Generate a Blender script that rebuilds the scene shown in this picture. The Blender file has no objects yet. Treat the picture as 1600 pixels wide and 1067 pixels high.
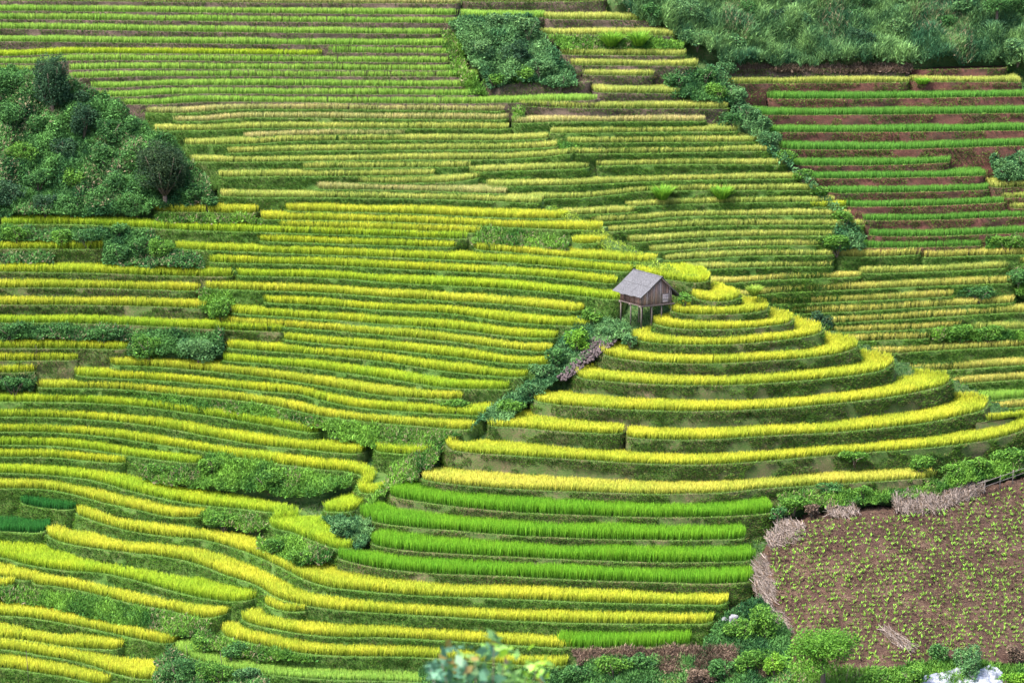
import bpy, math, random
import numpy as np
from mathutils import Vector, Matrix

random.seed(7)
RNG = np.random.default_rng(11)
scene = bpy.context.scene
COL = scene.collection

# ------------------------------------------------------------------ camera geometry
FPX = 5100.0
PITCH = math.radians(14.0)
CZ = 110.0
CAM = np.array([0.0, 0.0, CZ])
FWD = np.array([0.0, math.cos(PITCH), -math.sin(PITCH)])
UPV = np.array([0.0, math.sin(PITCH), math.cos(PITCH)])
RGT = np.array([1.0, 0.0, 0.0])

def rays(u, v):
    u = np.asarray(u, float); v = np.asarray(v, float)
    a = (u - 800.0) / FPX; b = -(v - 533.5) / FPX
    return FWD + a[..., None] * RGT + b[..., None] * UPV

def at(u, v, d):
    return CAM + np.asarray(d, float)[..., None] * rays(u, v)

# ------------------------------------------------------------------ terrace edges surveyed on the hillside
# family: key -> (layer, rice height m, palette, bank soil, label, list of edges)
# an edge: "palette override or -, options ; x,y x,y ..."
FAM = {}
FAM['top'] = ('A', 0.74, 'lime', 'brown', 'long lime rice terrace across the hilltop, {o} strip down from the top', 'green rice terraces across the hilltop', '''
tan; -225,2 0,3 400,6 720,8
-; -225,18 0,19 400,22.5 715,25.5
-; -225,31 0,32 400,36 730,38.5
-; -225,46 0,47 400,53 690,55.5
-; -225,66 0,67 400,71 705,73.5
-; 510,84 712,85.5
ygreen; -225,91 0,90 60,88 110,86 400,87.5 503,88.5
-; -225,102 0,101 55,101 110,97 400,98 702,100
-; -20,112 0,112 58,113
-; 105,112 180,109.5 400,110.5 708,112.5
-; 105,125 160,123 250,121 400,121.5 748,122
-; 138,139 190,139 240,136 400,135.5 730,137.5
-; 145,153 210,153 260,149.5 400,149 752,151
-; 185,165.5 250,165 310,161.5 400,161.5 600,163.5 790,163 930,158.5
''')
FAM['spur'] = ('A', 0.80, 'olive', 'green', 'straw coloured rice terrace level with the two dark trees, {o} going downhill', 'straw coloured terraces on the upper slope', '''
tan; 225,179 290,179 350,174.5 400,173 790,176
tan; 268,192 330,191 380,187 400,186.5 795,190
-; 236,206 330,206 400,203 800,204
tan; 380,218 420,216 500,213.5 635,213
-; 285,229 400,227 450,223.5 640,221.5 800,221.5 857,219
-; 352,242 420,239.5 600,237 800,235.5 875,231.5
-; 293,255 400,255.5 600,252.5 800,250.5 895,243
-; 470,265.5 518,265 735,263.5
-; 338,279 400,278.5 680,276
-; 558,288 700,287 752,281
tan; 492,298 600,299 700,302 790,306
-; 340,309.5 400,310.5 600,312 800,318 843,321
''')
FAM['slope'] = ('A', 0.92, 'ygold', 'green', 'yellow rice terrace on the open slope facing the stilt hut, {o} going downhill', 'yellow terraces on the slope beside the hut', '''
gold; 443,332 600,335 700,339 800,343 885,344
gold; 403,345 600,349 700,353 800,358 937,363
gold; 433,357 600,361.5 752,367
ygreen; 0,353 120,353 200,357 300,362 400,365 600,371 730,376
-; 402,379 550,384 712,389
gold; 735,391.5 800,397 900,406 1018,413
gold; 890,383 945,382
-; 268,391 340,394 400,396.5 600,404 800,413 900,421 985,428
-; 323,412.5 400,414 500,416.5 600,421.5 800,431.5 900,440 960,447
ygreen; 366,433 450,434.5 550,439 600,443.5 800,454 900,464 968,472
gold; 315,453 400,456 500,459.5 600,466.5 800,479 905,490.5
-; 408,475 500,479.5 600,487 700,492 800,506 930,513
-; 353,491 400,494.5 500,501 600,508.5 700,516 800,528 870,532
gold; 332,507.5 400,510.5 500,517.5 600,526 700,535.5 800,548 860,553
-; 438,532.5 500,539 600,548 700,559 800,570.5 865,572.5
-; 348,546 400,549.5 500,557 600,567.5 700,583 800,591.5 822,592
ygreen; 341,566 400,569.5 500,579.5 600,593.5 700,608 800,611
gold; 168,572 250,575.5 330,582.5 400,590 500,604.5 600,620 720,627.5
-; 113,589.5 250,597 330,604 400,612.5 465,618 500,627 560,639 650,646 760,652
gold; 54,608 180,610 280,619.5 400,631.5 450,641 500,652 600,663.5 735,674.5
''')
FAM['knoll'] = ('A', 1.00, 'ygold', 'mound', 'short ripe rice terrace beneath the wooded knoll, {o} going downhill', 'ripe terraces beneath the wooded knoll', '''
gold; 235,333 300,334 403,336
-; -225,391 0,391 168,391.5
-; -225,426 0,427 120,428.5 250,432.5 362,435
gold; -225,451 0,451.5 150,452.5 310,457.5
gold; -225,478 0,478.5 120,478.5 250,481.5 328,484.5
ygreen; -225,507 0,507 100,507 200,510 300,515 400,519.5 445,521
-; -225,546 0,546.5 100,546.5 202,548.5
-; -225,566 0,566 122,565
-; -225,585 0,584.5 55,583.5
''')
FAM['low'] = ('A', 0.98, 'ygold', 'green', 'winding yellow-green rice terrace low on the slope, {o} below the large-leaved bush', 'winding terraces low on the slope', '''
ygreen; -225,629 0,630 120,631 220,637.5 300,648 400,664 450,673 495,680
-; -225,653 0,653 100,655 180,661 260,671.5 330,685 400,696.5 480,705 560,712.5
ygreen; 577,706 620,711 672,713
-; -225,676 0,676.5 100,678.5 170,685 250,697 320,708 400,722 480,733 550,741 566,748 558,768 598,775 ; 575,738 603,742
ygreen; -225,696 0,697 80,698.5 150,706 220,717 308,727.5
-; -225,715 0,715.5 80,717 140,722.5 193,727
ygreen; -225,740 0,740.5 100,746.5 150,754 200,768 250,780 300,789 400,800 430,806 420,822 455,834 500,852 530,860 553,859 ; 215,752 250,766 300,775 350,781 400,787 470,794
ygreen; 497,801 548,803 ; 512,770 548,770
gold; -225,764 0,765 70,766.5 110,774 160,787 220,800 260,809 318,811
''')
FAM['dark'] = ('A', 0.90, 'dark', 'green', 'small dark unripe rice plot between yellow terraces, {o} of two going downhill', 'dark unripe plots', '''
-; 25,788 70,796 112,800
-; -225,832 0,832 60,834 80,828
''')
FAM['front'] = ('A', 0.95, 'gold', 'green', 'golden rice terrace round the lowest bend, {o} down from the dark plots', 'golden terraces of the lowest bend', '''
-; 110,803 150,817 200,831 250,839 325,847 400,871 450,895 475,908 512,919 575,926 650,932 800,938 950,944 1138,948 ; 150,812 250,829 325,835 395,845
-; 64,836 100,850 150,859 200,865 250,871 300,881 350,900 400,917 425,933 462,945 525,955 600,960 700,966 800,972 925,976 1115,977 ; 85,831 112,835 150,846 200,857
ygreen; -225,865 0,873 40,884 100,893 160,898 200,906 250,920 300,933 350,941 387,942 ; 0,850 50,853 62,863 100,880 200,895 275,908
-; 404,944 440,956 478,958
-; -225,895 0,903 48,911
-; -225,920 0,919 22,917
-; 43,914 100,920 150,931 200,944 262,956 312,967 345,966 ; 60,907 100,911 200,933 300,955
-; 368,968 400,979 462,991 525,997 600,998 725,1005 800,1010 895,1016
-; -225,964 0,964 50,968 100,976 150,986 200,997 262,1010 ; 0,951 50,955 100,964 200,990
-; 338,985 352,996 382,1005 425,1014 460,1021 525,1027 650,1029 750,1036 850,1044 887,1044
-; -225,999 0,999 50,1004 100,1012 185,1018 ; 0,986 100,1002
-; -225,1010 0,1016 75,1028 125,1037 175,1053 212,1062 252,1064 ; 120,1023 175,1031 235,1038
-; -225,1040 0,1045 50,1052 112,1062 160,1074
''')
FAM['glade'] = ('A', 0.60, 'lime', 'green', 'fresh green unripe rice plot at the foot of the slope, {o} of two', 'fresh green plots', '''
-; 262,1012 300,1030 350,1045 420,1056 500,1063 600,1066 690,1070 760,1074
-; 915,1072 1000,1074 1100,1072
''')
FAM['mound'] = ('A', 0.82, 'gold', 'mound', 'golden ring of rice round the conical mound, {o} ring down from the stilt hut', 'golden rings of the conical mound', '''
ygold; 985,427 1010,433 1030,437 1060,441 1085,444 1106,442 1114,437 ; 1000,409 1040,416 1075,424 1100,433
-; 1073,464 1100,472 1140,472 1165,464
-; 1040,488 1075,493 1125,493.5 1170,491 1200,485 1207,477
-; 1012,507 1050,514.5 1100,517 1150,516 1200,512 1235,506 1247,496
-; 978,528 1000,535 1050,540 1125,541 1200,536 1260,528 1286,520 1292,511
-; 928,549 955,560 1000,566.5 1060,570 1125,570 1200,566 1275,560 1325,551 1343,541 1346,534
-; 890,583 905,592 950,598 1050,603.5 1125,604 1200,601 1275,595 1350,586.5 1385,578 1398,567 1399,558
-; 827,622 835,628 870,634 925,638.5 1000,643 1100,644.5 1200,641 1300,633 1400,621 1450,611 1478,603 1488,594 1484,586
-; 757,668 800,670 875,676 975,681 ; 790,634 818,630
-; 977,686 1050,689 1125,688 1200,683 1300,678 1375,671 1450,662 1500,652 1538,641 1547,629 1540,620
-; 690,690 700,703 730,709 800,714 900,720 1000,726 1100,728 1200,722 1325,711 1425,704 1500,696 1562,686 1602,672 1614,658 1600,648
pale; 650,750 700,758 800,766 925,771 1025,774 1125,771.5 1200,765 1300,758.5 1375,754 1468,748
''')
FAM['skirt'] = ('A', 1.10, 'green', 'mound', 'bright green rice terrace at the foot of the conical mound, {o} going downhill', 'bright green terraces at the foot of the mound', '''
-; 600,776 650,785 700,792 800,802 900,806.5 1000,810 1125,809 1212,804
-; 553,806 590,819 650,826 720,832 800,838.5 900,843 1050,846 1170,844
-; 573,852 625,861 700,867 800,872 925,877.5 1050,881 1182,878.5
-; 520,873 575,887 650,896 800,903 925,909 1025,912 1130,914 1182,910
-; 865,1010 900,1014 1000,1014 1082,1010
''')
FAM['gully'] = ('B', 0.85, 'olive', 'brown', 'short yellow rice terrace between scrub gully and bushy ridge, {o} going downhill', 'short terraces beside the scrub gully', '''
tan; 722,5 850,5 950,4
lime; 716,28 800,30 855,30
-; 848,32 1038,34
-; 845,56 950,57 1060,59
-; 875,88 1078,90
-; 888,104 1098,106
-; 910,120 1024,121
-; 928,147 1072,149
olive; 808,168 900,171 1145,172
''')
FAM['hollow'] = ('B', 0.80, 'olive', 'green', 'olive gold rice terrace in the hollow behind the hut, {o} going downhill', 'olive terraces in the hollow behind the hut', '''
-; 735,271.5 800,269.5 925,265
tan; 800,196 870,193 1000,192.5 1108,192
-; 857,211 1000,209 1160,208
-; 885,226 1000,225 1190,224
-; 893,243 1050,241 1200,239 1218,240
-; 935,262 1050,259 1237,260
-; 760,294 800,293 900,291.5 1000,286.5 1100,283.5 1256,281.5
-; 826,313 900,312 950,308 1000,302 1100,299.5 1284,300
-; 980,326 1050,322 1200,318.5 1310,318.5
ygold; 1265,326 1328,325
-; 880,338 950,336 1000,333
-; 925,350 1000,346 1060,341 1200,339 1335,338.5
-; 945,365 1000,361 1060,357 1200,354 1355,355
-; 985,382 1075,375 1200,371 1315,371
-; 1018,397 1100,390 1200,386 1282,386
-; 1040,410 1100,406 1200,401.5 1308,401.5
-; 1068,424 1130,422 1200,419.5 1304,419
straw; 1105,447 1150,444 1200,440 1280,437 1350,435
''')
FAM['east'] = ('B', 0.90, 'straw', 'green', 'straw gold rice terrace on the slope behind the mound, {o} going downhill', 'straw gold terraces behind the mound', '''
-; 1312,403.5 1380,403 1440,400
-; 1441,405 1520,402 1600,400 1790,399
-; 1592,414 1600,414 1790,414
olive; 1345,430 1450,427 1578,421
-; 1150,466 1177,464 1201,461 1300,456 1450,449.5 1592,444
-; 1208,478 1300,474 1400,470 1492,465
-; 1233,493 1350,488 1450,482 1590,475
-; 1255,510 1300,507 1425,500 1600,490 1790,487
-; 1290,522 1318,521 1425,517 1506,511
olive; 1517,517 1600,516 1790,514
-; 1310,537 1325,536 1400,533 1455,531
-; 1335,559 1400,554 1500,548 1600,543 1790,540
-; 1385,585 1415,583 1500,579 1600,573 1790,570
-; 1450,605 1478,603 1540,599 1600,595 1790,592
lime; 1500,631 1535,629 1600,624 1790,622
-; 1530,643 1547,642 1600,638 1790,635
''')
FAM['red'] = ('B', 0.80, 'fresh', 'red', 'rice terrace over a red earth bank beneath the thicket, {o} going downhill', 'vivid green terraces over red earth banks', '''
olive; 1138,133 1300,132 1425,131
olive; 1425,130 1597,131
-; 1205,157 1400,156 1600,153 1790,152
-; 1166,182 1300,182 1600,179 1790,178
-; 1198,209 1400,208.5 1600,206 1790,205
-; 1230,236 1400,235.5 1600,230 1790,229
-; 1244,261 1400,260 1490,256
-; 1268,281.5 1400,280 1545,277
-; 1300,304.5 1400,303 1550,299
olive; 1550,296 1600,294 1790,293
-; 1328,326 1450,324 1575,319
olive; 1565,312 1600,311 1790,310
olive; 1580,328 1600,328 1790,327
-; 1350,347 1450,346 1597,341 1790,339
-; 1360,371 1450,371.5 1600,366 1790,364
-; 1340,389 1420,389 1538,386
olive; 1568,51 1600,51 1790,51
olive; 1570,60 1600,59 1790,59
''')

BARE = [('B', 'brown', 'bank of dry purplish earth just beneath the hilltop thicket', [(1134,112),(1280,110),(1426,110)]),
        ('B', 'red', 'bare red earth bank under the thicket, next to a red footpath', [(1428,111),(1500,110),(1578,108)]),
        ('B', 'brown', 'bare brown bank under the bushes of the scrub gully', [(762,136),(830,132),(925,131)]),
        ('A', 'brown', 'dry brown bank below the last bright green strip', [(905,1023),(990,1020),(1090,1019)])]

ORD = ('first second third fourth fifth sixth seventh eighth ninth tenth eleventh twelfth thirteenth fourteenth fifteenth '
       'sixteenth seventeenth eighteenth nineteenth twentieth').split()
HUE_WORD = {'tan': 'pinkish tan', 'lime': 'lime green', 'ygreen': 'yellow-green', 'gold': 'deep gold', 'ygold': 'yellow', 'olive': 'olive gold',
            'straw': 'straw gold', 'pale': 'pale gold', 'green': 'bright green', 'fresh': 'vivid green', 'dark': 'dark green'}

def spline(pts, step=4.0):
    p = np.array(pts, float)
    if len(p) == 2:
        n = max(2, int(np.hypot(*(p[1] - p[0])) / step))
        t = np.linspace(0, 1, n + 1)[:, None]
        return p[0] * (1 - t) + p[1] * t
    e = np.vstack([2 * p[0] - p[1], p, 2 * p[-1] - p[-2]])
    out = []
    for i in range(1, len(e) - 2):
        p0, p1, p2, p3 = e[i - 1], e[i], e[i + 1], e[i + 2]
        t0 = 0.0
        t1 = t0 + max(np.hypot(*(p1 - p0)) ** .5, 1e-3); t2 = t1 + max(np.hypot(*(p2 - p1)) ** .5, 1e-3); t3 = t2 + max(np.hypot(*(p3 - p2)) ** .5, 1e-3)
        n = max(1, int(np.hypot(*(p2 - p1)) / step))
        t = np.linspace(t1, t2, n, endpoint=False)[:, None]
        a1 = (t1 - t) / (t1 - t0) * p0 + (t - t0) / (t1 - t0) * p1
        a2 = (t2 - t) / (t2 - t1) * p1 + (t - t1) / (t2 - t1) * p2
        a3 = (t3 - t) / (t3 - t2) * p2 + (t - t2) / (t3 - t2) * p3
        b1 = (t2 - t) / (t2 - t0) * a1 + (t - t0) / (t2 - t0) * a2
        b2 = (t3 - t) / (t3 - t1) * a2 + (t - t1) / (t3 - t1) * a3
        out.append((t2 - t) / (t2 - t1) * b1 + (t - t1) / (t2 - t1) * b2)
    out.append(p[-1:])
    return np.vstack(out)

EDGES = []
for key, (layer, hr, pal, soil, label, group, txt) in FAM.items():
    fam = []
    for row in txt.strip().splitlines():
        head, body, *rr = row.split(';')
        rr = [tuple(float(c) for c in w.split(',')) for w in rr[0].split()] if rr else []
        pts = [tuple(float(c) for c in w.split(',')) for w in body.split()]
        fam.append(dict(fam=key, layer=layer, hr=hr, pal=pal if head == '-' else head, soil=soil, pts=pts, rear=rr, px=spline(pts)))
    fam.sort(key=lambda e: e['px'][:, 1].mean())
    for i, e in enumerate(fam):
        e['label'] = label.format(o=ORD[i]); e['group'] = group
    EDGES += fam
for layer, soil, label, pts in BARE:
    EDGES.append(dict(fam='bare', layer=layer, hr=0, pal='bare', soil=soil, pts=pts, rear=[], px=spline(pts), label=label, group=None))
# ------------------------------------------------------------------ relief: terrace edges are level, so their outlines fix the relief
GS = 27.0
U0, U1, V0, V1 = -270.0, 1863.0, -162.0, 1242.0
NU, NV = int((U1 - U0) / GS) + 1, int((V1 - V0) / GS) + 1

def solve(layer):
    n = NU * NV
    lines = [e for e in EDGES if e['layer'] == layer]
    N = n + len(lines)
    ATA = np.zeros((N, N)); ATb = np.zeros(N)
    def add(idx, co, rhs, w):
        idx = np.asarray(idx); co = np.asarray(co, float)
        ATA[np.ix_(idx, idx)] += w * w * np.outer(co, co)
        ATb[idx] += w * w * co * rhs
    nid = lambda i, j: j * NU + i
    vs = V0 + GS * np.arange(NV); us = U0 + GS * np.arange(NU)
    for j in range(NV):
        for i in range(NU):
            v, u = vs[j] + GS / 2, us[i]
            if layer == 'A':
                k = .050 if v < 480 else .042
                if v > 700 and u < 560: k = .065
                if v > 760 and u > 1180: k = .085
            else:
                k = .060
            if j + 1 < NV: add([nid(i, j), nid(i, j + 1)], [1, -1], k * GS, .75)
            if 0 < j < NV - 1: add([nid(i, j - 1), nid(i, j), nid(i, j + 1)], [1, -2, 1], 0, .6)
            if 0 < i < NU - 1: add([nid(i - 1, j), nid(i, j), nid(i + 1, j)], [1, -2, 1], 0, .9)
            if i + 1 < NU: add([nid(i, j), nid(i + 1, j)], [1, -1], 0, .12)
    def bil(u, v):
        fu = (u - U0) / GS; fv = (v - V0) / GS
        i, j = int(fu), int(fv); a, b = fu - i, fv - j
        return [nid(i, j), nid(i + 1, j), nid(i, j + 1), nid(i + 1, j + 1)], [(1 - a) * (1 - b), a * (1 - b), (1 - a) * b, a * b]
    for li, e in enumerate(lines):
        px = e['px'][::5]
        if e['rear']: px = np.vstack([px] + [np.array(e['rear'])] * 3)
        rz = rays(px[:, 0], px[:, 1])[:, 2]
        for (u, v), r in zip(px, rz):
            ix, co = bil(u, v)
            add(ix + [n + li], [c * -r for c in co] + [-1], 0, 2.2)
    if layer == 'A':
        anchors = [(1000, 505, 300)]
    else:
        anchors = [(850, 250, FA(850, 250)), (760, 150, FA(760, 150)), (740, 40, FA(740, 40)), (800, 200, FA(800, 200)), (930, 160, FA(930, 160) + .3), (860, 165, FA(860, 165)), (880, 228, FA(880, 228) + .3), (900, 245, FA(900, 245) + .3), (800, 290, FA(800, 290)), (750, 275, FA(750, 275)), (840, 318, FA(840, 318) + 1.5), (800, 250, FA(800, 250)), (1120, 445, FA(1060, 430) + 11), (1250, 505, 318), (1480, 600, 318), (1600, 640, 315)]
    for u, v, d in anchors:
        ix, co = bil(u, v); add(ix, co, d, 3)
    return np.linalg.solve(ATA + 1e-9 * np.eye(N), ATb)[:n].reshape(NV, NU)

def sampler(G):
    Gp = np.pad(G, 1, mode='reflect', reflect_type='odd')
    def f(u, v):
        u = np.asarray(u, float); v = np.asarray(v, float)
        fu = np.clip((u - U0) / GS, 0, NU - 1.001); fv = np.clip((v - V0) / GS, 0, NV - 1.001)
        i = fu.astype(int); j = fv.astype(int); a = fu - i; b = fv - j
        def w(t): return [-.5*t+t*t-.5*t**3, 1-2.5*t*t+1.5*t**3, .5*t+2*t*t-1.5*t**3, -.5*t*t+.5*t**3]
        wa, wb = w(a), w(b)
        r = 0
        for q in range(4):
            for p in range(4):
                r = r + wb[q] * wa[p] * Gp[j + q, i + p]
        return r
    return f

FA = sampler(solve('A'))
FB = sampler(solve('B'))
FIELD = {'A': FA, 'B': FB}

def ground(u, v, layer='A', off=0.0):
    return at(u, v, FIELD[layer](u, v) + off)
# ------------------------------------------------------------------ small tools
def vnoise(x, y=0.0, z=0.0, seed=0):
    """smooth value noise in 0..1 on numpy arrays"""
    x, y, z = np.broadcast_arrays(np.asarray(x, float), np.asarray(y, float), np.asarray(z, float))
    xi, yi, zi = np.floor(x).astype(np.int64), np.floor(y).astype(np.int64), np.floor(z).astype(np.int64)
    def h(a, b, c):
        n = (a * 374761393 + b * 668265263 + c * 1442695041 + seed * 974711) & 0x7fffffff
        n = ((n ^ (n >> 13)) * 1274126177) & 0x7fffffff
        return ((n ^ (n >> 16)) & 0xffff) / 65535.0
    s = lambda t: t * t * (3 - 2 * t)
    fx, fy, fz = s(x - xi), s(y - yi), s(z - zi)
    L = lambda a, b, t: a + (b - a) * t
    return L(L(L(h(xi, yi, zi), h(xi+1, yi, zi), fx), L(h(xi, yi+1, zi), h(xi+1, yi+1, zi), fx), fy),
             L(L(h(xi, yi, zi+1), h(xi+1, yi, zi+1), fx), L(h(xi, yi+1, zi+1), h(xi+1, yi+1, zi+1), fx), fy), fz)

def mesh_np(name, V, faces_idx, sizes, mats, col=None, origin=None, parent=None, smooth=False):
    """V (n,3); faces_idx flat loop indices; sizes per-face loop counts"""
    V = np.asarray(V, np.float64)
    if origin is not None: V = V - np.asarray(origin)
    me = bpy.data.meshes.new(name)
    faces_idx = np.asarray(faces_idx, np.int32).ravel(); sizes = np.asarray(sizes, np.int32)
    me.vertices.add(len(V)); me.vertices.foreach_set('co', V.astype(np.float32).ravel())
    me.loops.add(len(faces_idx)); me.loops.foreach_set('vertex_index', faces_idx)
    me.polygons.add(len(sizes))
    me.polygons.foreach_set('loop_start', np.concatenate([[0], np.cumsum(sizes)[:-1]]).astype(np.int32))
    me.polygons.foreach_set('loop_total', sizes)
    if smooth: me.polygons.foreach_set('use_smooth', np.ones(len(sizes), bool))
    me.update(calc_edges=True)
    if col is not None:
        at_ = me.color_attributes.new('Col', 'FLOAT_COLOR', 'POINT')
        c = np.ones((len(V), 4), np.float32); c[:, :3] = col
        at_.data.foreach_set('color', c.ravel())
    for m in (mats if isinstance(mats, (list, tuple)) else [mats]): me.materials.append(m)
    o = bpy.data.objects.new(name, me); COL.objects.link(o)
    if parent is not None: o.parent = parent
    elif origin is not None: o.location = Vector(origin)
    return o

def empty(name, loc):
    o = bpy.data.objects.new(name, None); o.location = Vector(loc); o.empty_display_size = .3
    COL.objects.link(o); return o

def tag(o, label=None, cat=None, group=None, kind=None):
    if label: o['label'] = label
    if cat: o['category'] = cat
    if group: o['group'] = group
    if kind: o['kind'] = kind
    return o

class MB:
    """collects polygons for one mesh"""
    def __init__(s): s.v = []; s.f = []
    def poly(s, pts):
        b = len(s.v); s.v += [tuple(p) for p in pts]; s.f.append(list(range(b, b + len(pts))))
    def box(s, c, sx, sy, sz, rot=None):
        """box round centre c; rot: 3x3 matrix whose columns are its axes"""
        R = np.eye(3) if rot is None else np.asarray(rot)
        b = len(s.v)
        for dz in (-1, 1):
            for dy in (-1, 1):
                for dx in (-1, 1):
                    s.v.append(tuple(np.asarray(c) + R @ np.array([dx * sx / 2, dy * sy / 2, dz * sz / 2])))
        for q in ((0,2,3,1), (4,5,7,6), (0,1,5,4), (2,6,7,3), (0,4,6,2), (1,3,7,5)): s.f.append([b + k for k in q])
    def tube(s, pts, rad, n=7, cap=True):
        pts = [np.asarray(p, float) for p in pts]
        rad = [rad] * len(pts) if np.isscalar(rad) else rad
        b0 = len(s.v)
        for i, p in enumerate(pts):
            t = pts[min(i + 1, len(pts) - 1)] - pts[max(i - 1, 0)]; t = t / (np.linalg.norm(t) + 1e-9)
            a = np.cross(t, [0.3, 0.9, 0.2] if abs(t[2]) > .9 else [0, 0, 1]); a /= np.linalg.norm(a); c = np.cross(t, a)
            for k in range(n):
                an = 2 * math.pi * k / n
                s.v.append(tuple(p + rad[i] * (math.cos(an) * a + math.sin(an) * c)))
        for i in range(len(pts) - 1):
            for k in range(n):
                s.f.append([b0 + i*n + k, b0 + i*n + (k+1) % n, b0 + (i+1)*n + (k+1) % n, b0 + (i+1)*n + k])
        if cap:
            s.f.append([b0 + k for k in range(n)][::-1]); s.f.append([b0 + (len(pts)-1)*n + k for k in range(n)])
    def build(s, name, mat, origin=None, parent=None, smooth=False):
        return mesh_np(name, np.array(s.v), [i for f in s.f for i in f], [len(f) for f in s.f], mat, origin=origin, parent=parent, smooth=smooth)

# ------------------------------------------------------------------ materials
def new_mat(name):
    m = bpy.data.materials.new(name); m.use_nodes = True
    nt = m.node_tree; nt.nodes.clear()
    out = nt.nodes.new('ShaderNodeOutputMaterial')
    return m, nt, out

def nd(nt, typ, **kw):
    n = nt.nodes.new(typ)
    for k, v in kw.items():
        if k in n.inputs: n.inputs[k].default_value = v
        else: setattr(n, k, v)
    return n

def leaf_mat(name, gloss=.45, transl=.3, spec=.12):
    m, nt, out = new_mat(name)
    a = nd(nt, 'ShaderNodeVertexColor'); a.layer_name = 'Col'
    p = nd(nt, 'ShaderNodeBsdfPrincipled', Roughness=gloss); p.inputs['Specular IOR Level'].default_value = spec
    t = nd(nt, 'ShaderNodeBsdfTranslucent')
    mix = nd(nt, 'ShaderNodeMixShader'); mix.inputs[0].default_value = transl
    L = nt.links.new
    L(a.outputs[0], p.inputs['Base Color']); L(a.outputs[0], t.inputs['Color'])
    L(p.outputs[0], mix.inputs[1]); L(t.outputs[0], mix.inputs[2]); L(mix.outputs[0], out.inputs['Surface'])
    return m

def soil_mat(name, stops, scale=1.0, stretch=(1, 1, 1), bump=.5, rough=.95, fine=6.0):
    """earth / turf: two layers of noise through a colour ramp, with bump"""
    m, nt, out = new_mat(name); L = nt.links.new
    g = nd(nt, 'ShaderNodeNewGeometry')
    mp = nd(nt, 'ShaderNodeMapping'); mp.inputs['Scale'].default_value = stretch
    L(g.outputs['Position'], mp.inputs['Vector'])
    n1 = nd(nt, 'ShaderNodeTexNoise', Scale=scale * .35, Detail=5.0, Roughness=.65)
    n2 = nd(nt, 'ShaderNodeTexNoise', Scale=scale * fine, Detail=4.0, Roughness=.7)
    L(mp.outputs[0], n1.inputs['Vector']); L(mp.outputs[0], n2.inputs['Vector'])
    ad = nd(nt, 'ShaderNodeMath', operation='MULTIPLY_ADD'); ad.inputs[1].default_value = .42
    sc = nd(nt, 'ShaderNodeMath', operation='MULTIPLY'); sc.inputs[1].default_value = .58
    L(n2.outputs['Fac'], sc.inputs[0]); L(n1.outputs['Fac'], ad.inputs[0]); L(sc.outputs[0], ad.inputs[2])
    r = nd(nt, 'ShaderNodeValToRGB'); cr = r.color_ramp
    while len(cr.elements) < len(stops): cr.elements.new(.5)
    for e, (p_, c) in zip(cr.elements, stops): e.position = p_; e.color = (*c, 1)
    L(ad.outputs[0], r.inputs[0])
    b = nd(nt, 'ShaderNodeBump', Strength=bump, Distance=.15); L(n2.outputs['Fac'], b.inputs['Height'])
    p = nd(nt, 'ShaderNodeBsdfPrincipled', Roughness=rough); p.inputs['Specular IOR Level'].default_value = .15
    L(r.outputs[0], p.inputs['Base Color']); L(b.outputs[0], p.inputs['Normal']); L(p.outputs[0], out.inputs['Surface'])
    return m

M_RICE = leaf_mat('rice_leaf', .6, .42, .1)
M_LEAF = leaf_mat('bush_leaf', .6, .3, .12)
M_GRASS = leaf_mat('grass_blade', .6, .3, .1)
SOIL = {
    'green': soil_mat('turf_bank', [(.36, (.024, .055, .010)), (.47, (.040, .088, .014)), (.56, (.058, .090, .022)), (.66, (.090, .072, .038))], fine=9),
    'brown': soil_mat('earth_bank', [(.36, (.026, .036, .014)), (.45, (.042, .034, .024)), (.54, (.066, .046, .036)), (.66, (.105, .075, .060))], fine=9),
    'mound': soil_mat('dry_grass_bank', [(.36, (.020, .050, .009)), (.46, (.036, .066, .014)), (.55, (.058, .058, .024)), (.66, (.125, .085, .056))], fine=9),
    'red': soil_mat('red_earth_bank', [(.36, (.024, .034, .013)), (.44, (.040, .024, .017)), (.54, (.070, .027, .020)), (.66, (.115, .055, .042))], fine=9),
}
M_TURF = soil_mat('hillside_turf', [(.36, (.010, .026, .010)), (.46, (.020, .050, .013)), (.55, (.038, .066, .020)), (.65, (.066, .056, .030))], scale=.8)
M_FIELD = soil_mat('ploughed_soil', [(.38, (.016, .009, .006)), (.46, (.034, .018, .013)), (.54, (.058, .033, .023)), (.63, (.112, .076, .054))], scale=1.2, bump=1.0, fine=7)
def wood_mat(name, c0, c1, rough=.85, along=(1, 1, .12), spec=.2):
    m, nt, out = new_mat(name); L = nt.links.new
    tc = nd(nt, 'ShaderNodeTexCoord'); mp = nd(nt, 'ShaderNodeMapping'); mp.inputs['Scale'].default_value = along
    L(tc.outputs['Object'], mp.inputs['Vector'])
    n = nd(nt, 'ShaderNodeTexNoise', Scale=9.0, Detail=5.0, Roughness=.7); L(mp.outputs[0], n.inputs['Vector'])
    r = nd(nt, 'ShaderNodeValToRGB'); r.color_ramp.elements[0].position = .3; r.color_ramp.elements[1].position = .7
    r.color_ramp.elements[0].color = (*c0, 1); r.color_ramp.elements[1].color = (*c1, 1); L(n.outputs['Fac'], r.inputs[0])
    p = nd(nt, 'ShaderNodeBsdfPrincipled', Roughness=rough); p.inputs['Specular IOR Level'].default_value = spec
    b = nd(nt, 'ShaderNodeBump', Strength=.4, Distance=.02); L(n.outputs['Fac'], b.inputs['Height']); L(b.outputs[0], p.inputs['Normal'])
    L(r.outputs[0], p.inputs['Base Color']); L(p.outputs[0], out.inputs['Surface'])
    return m
M_BARK = wood_mat('bark', (.045, .032, .024), (.11, .085, .065))

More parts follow.
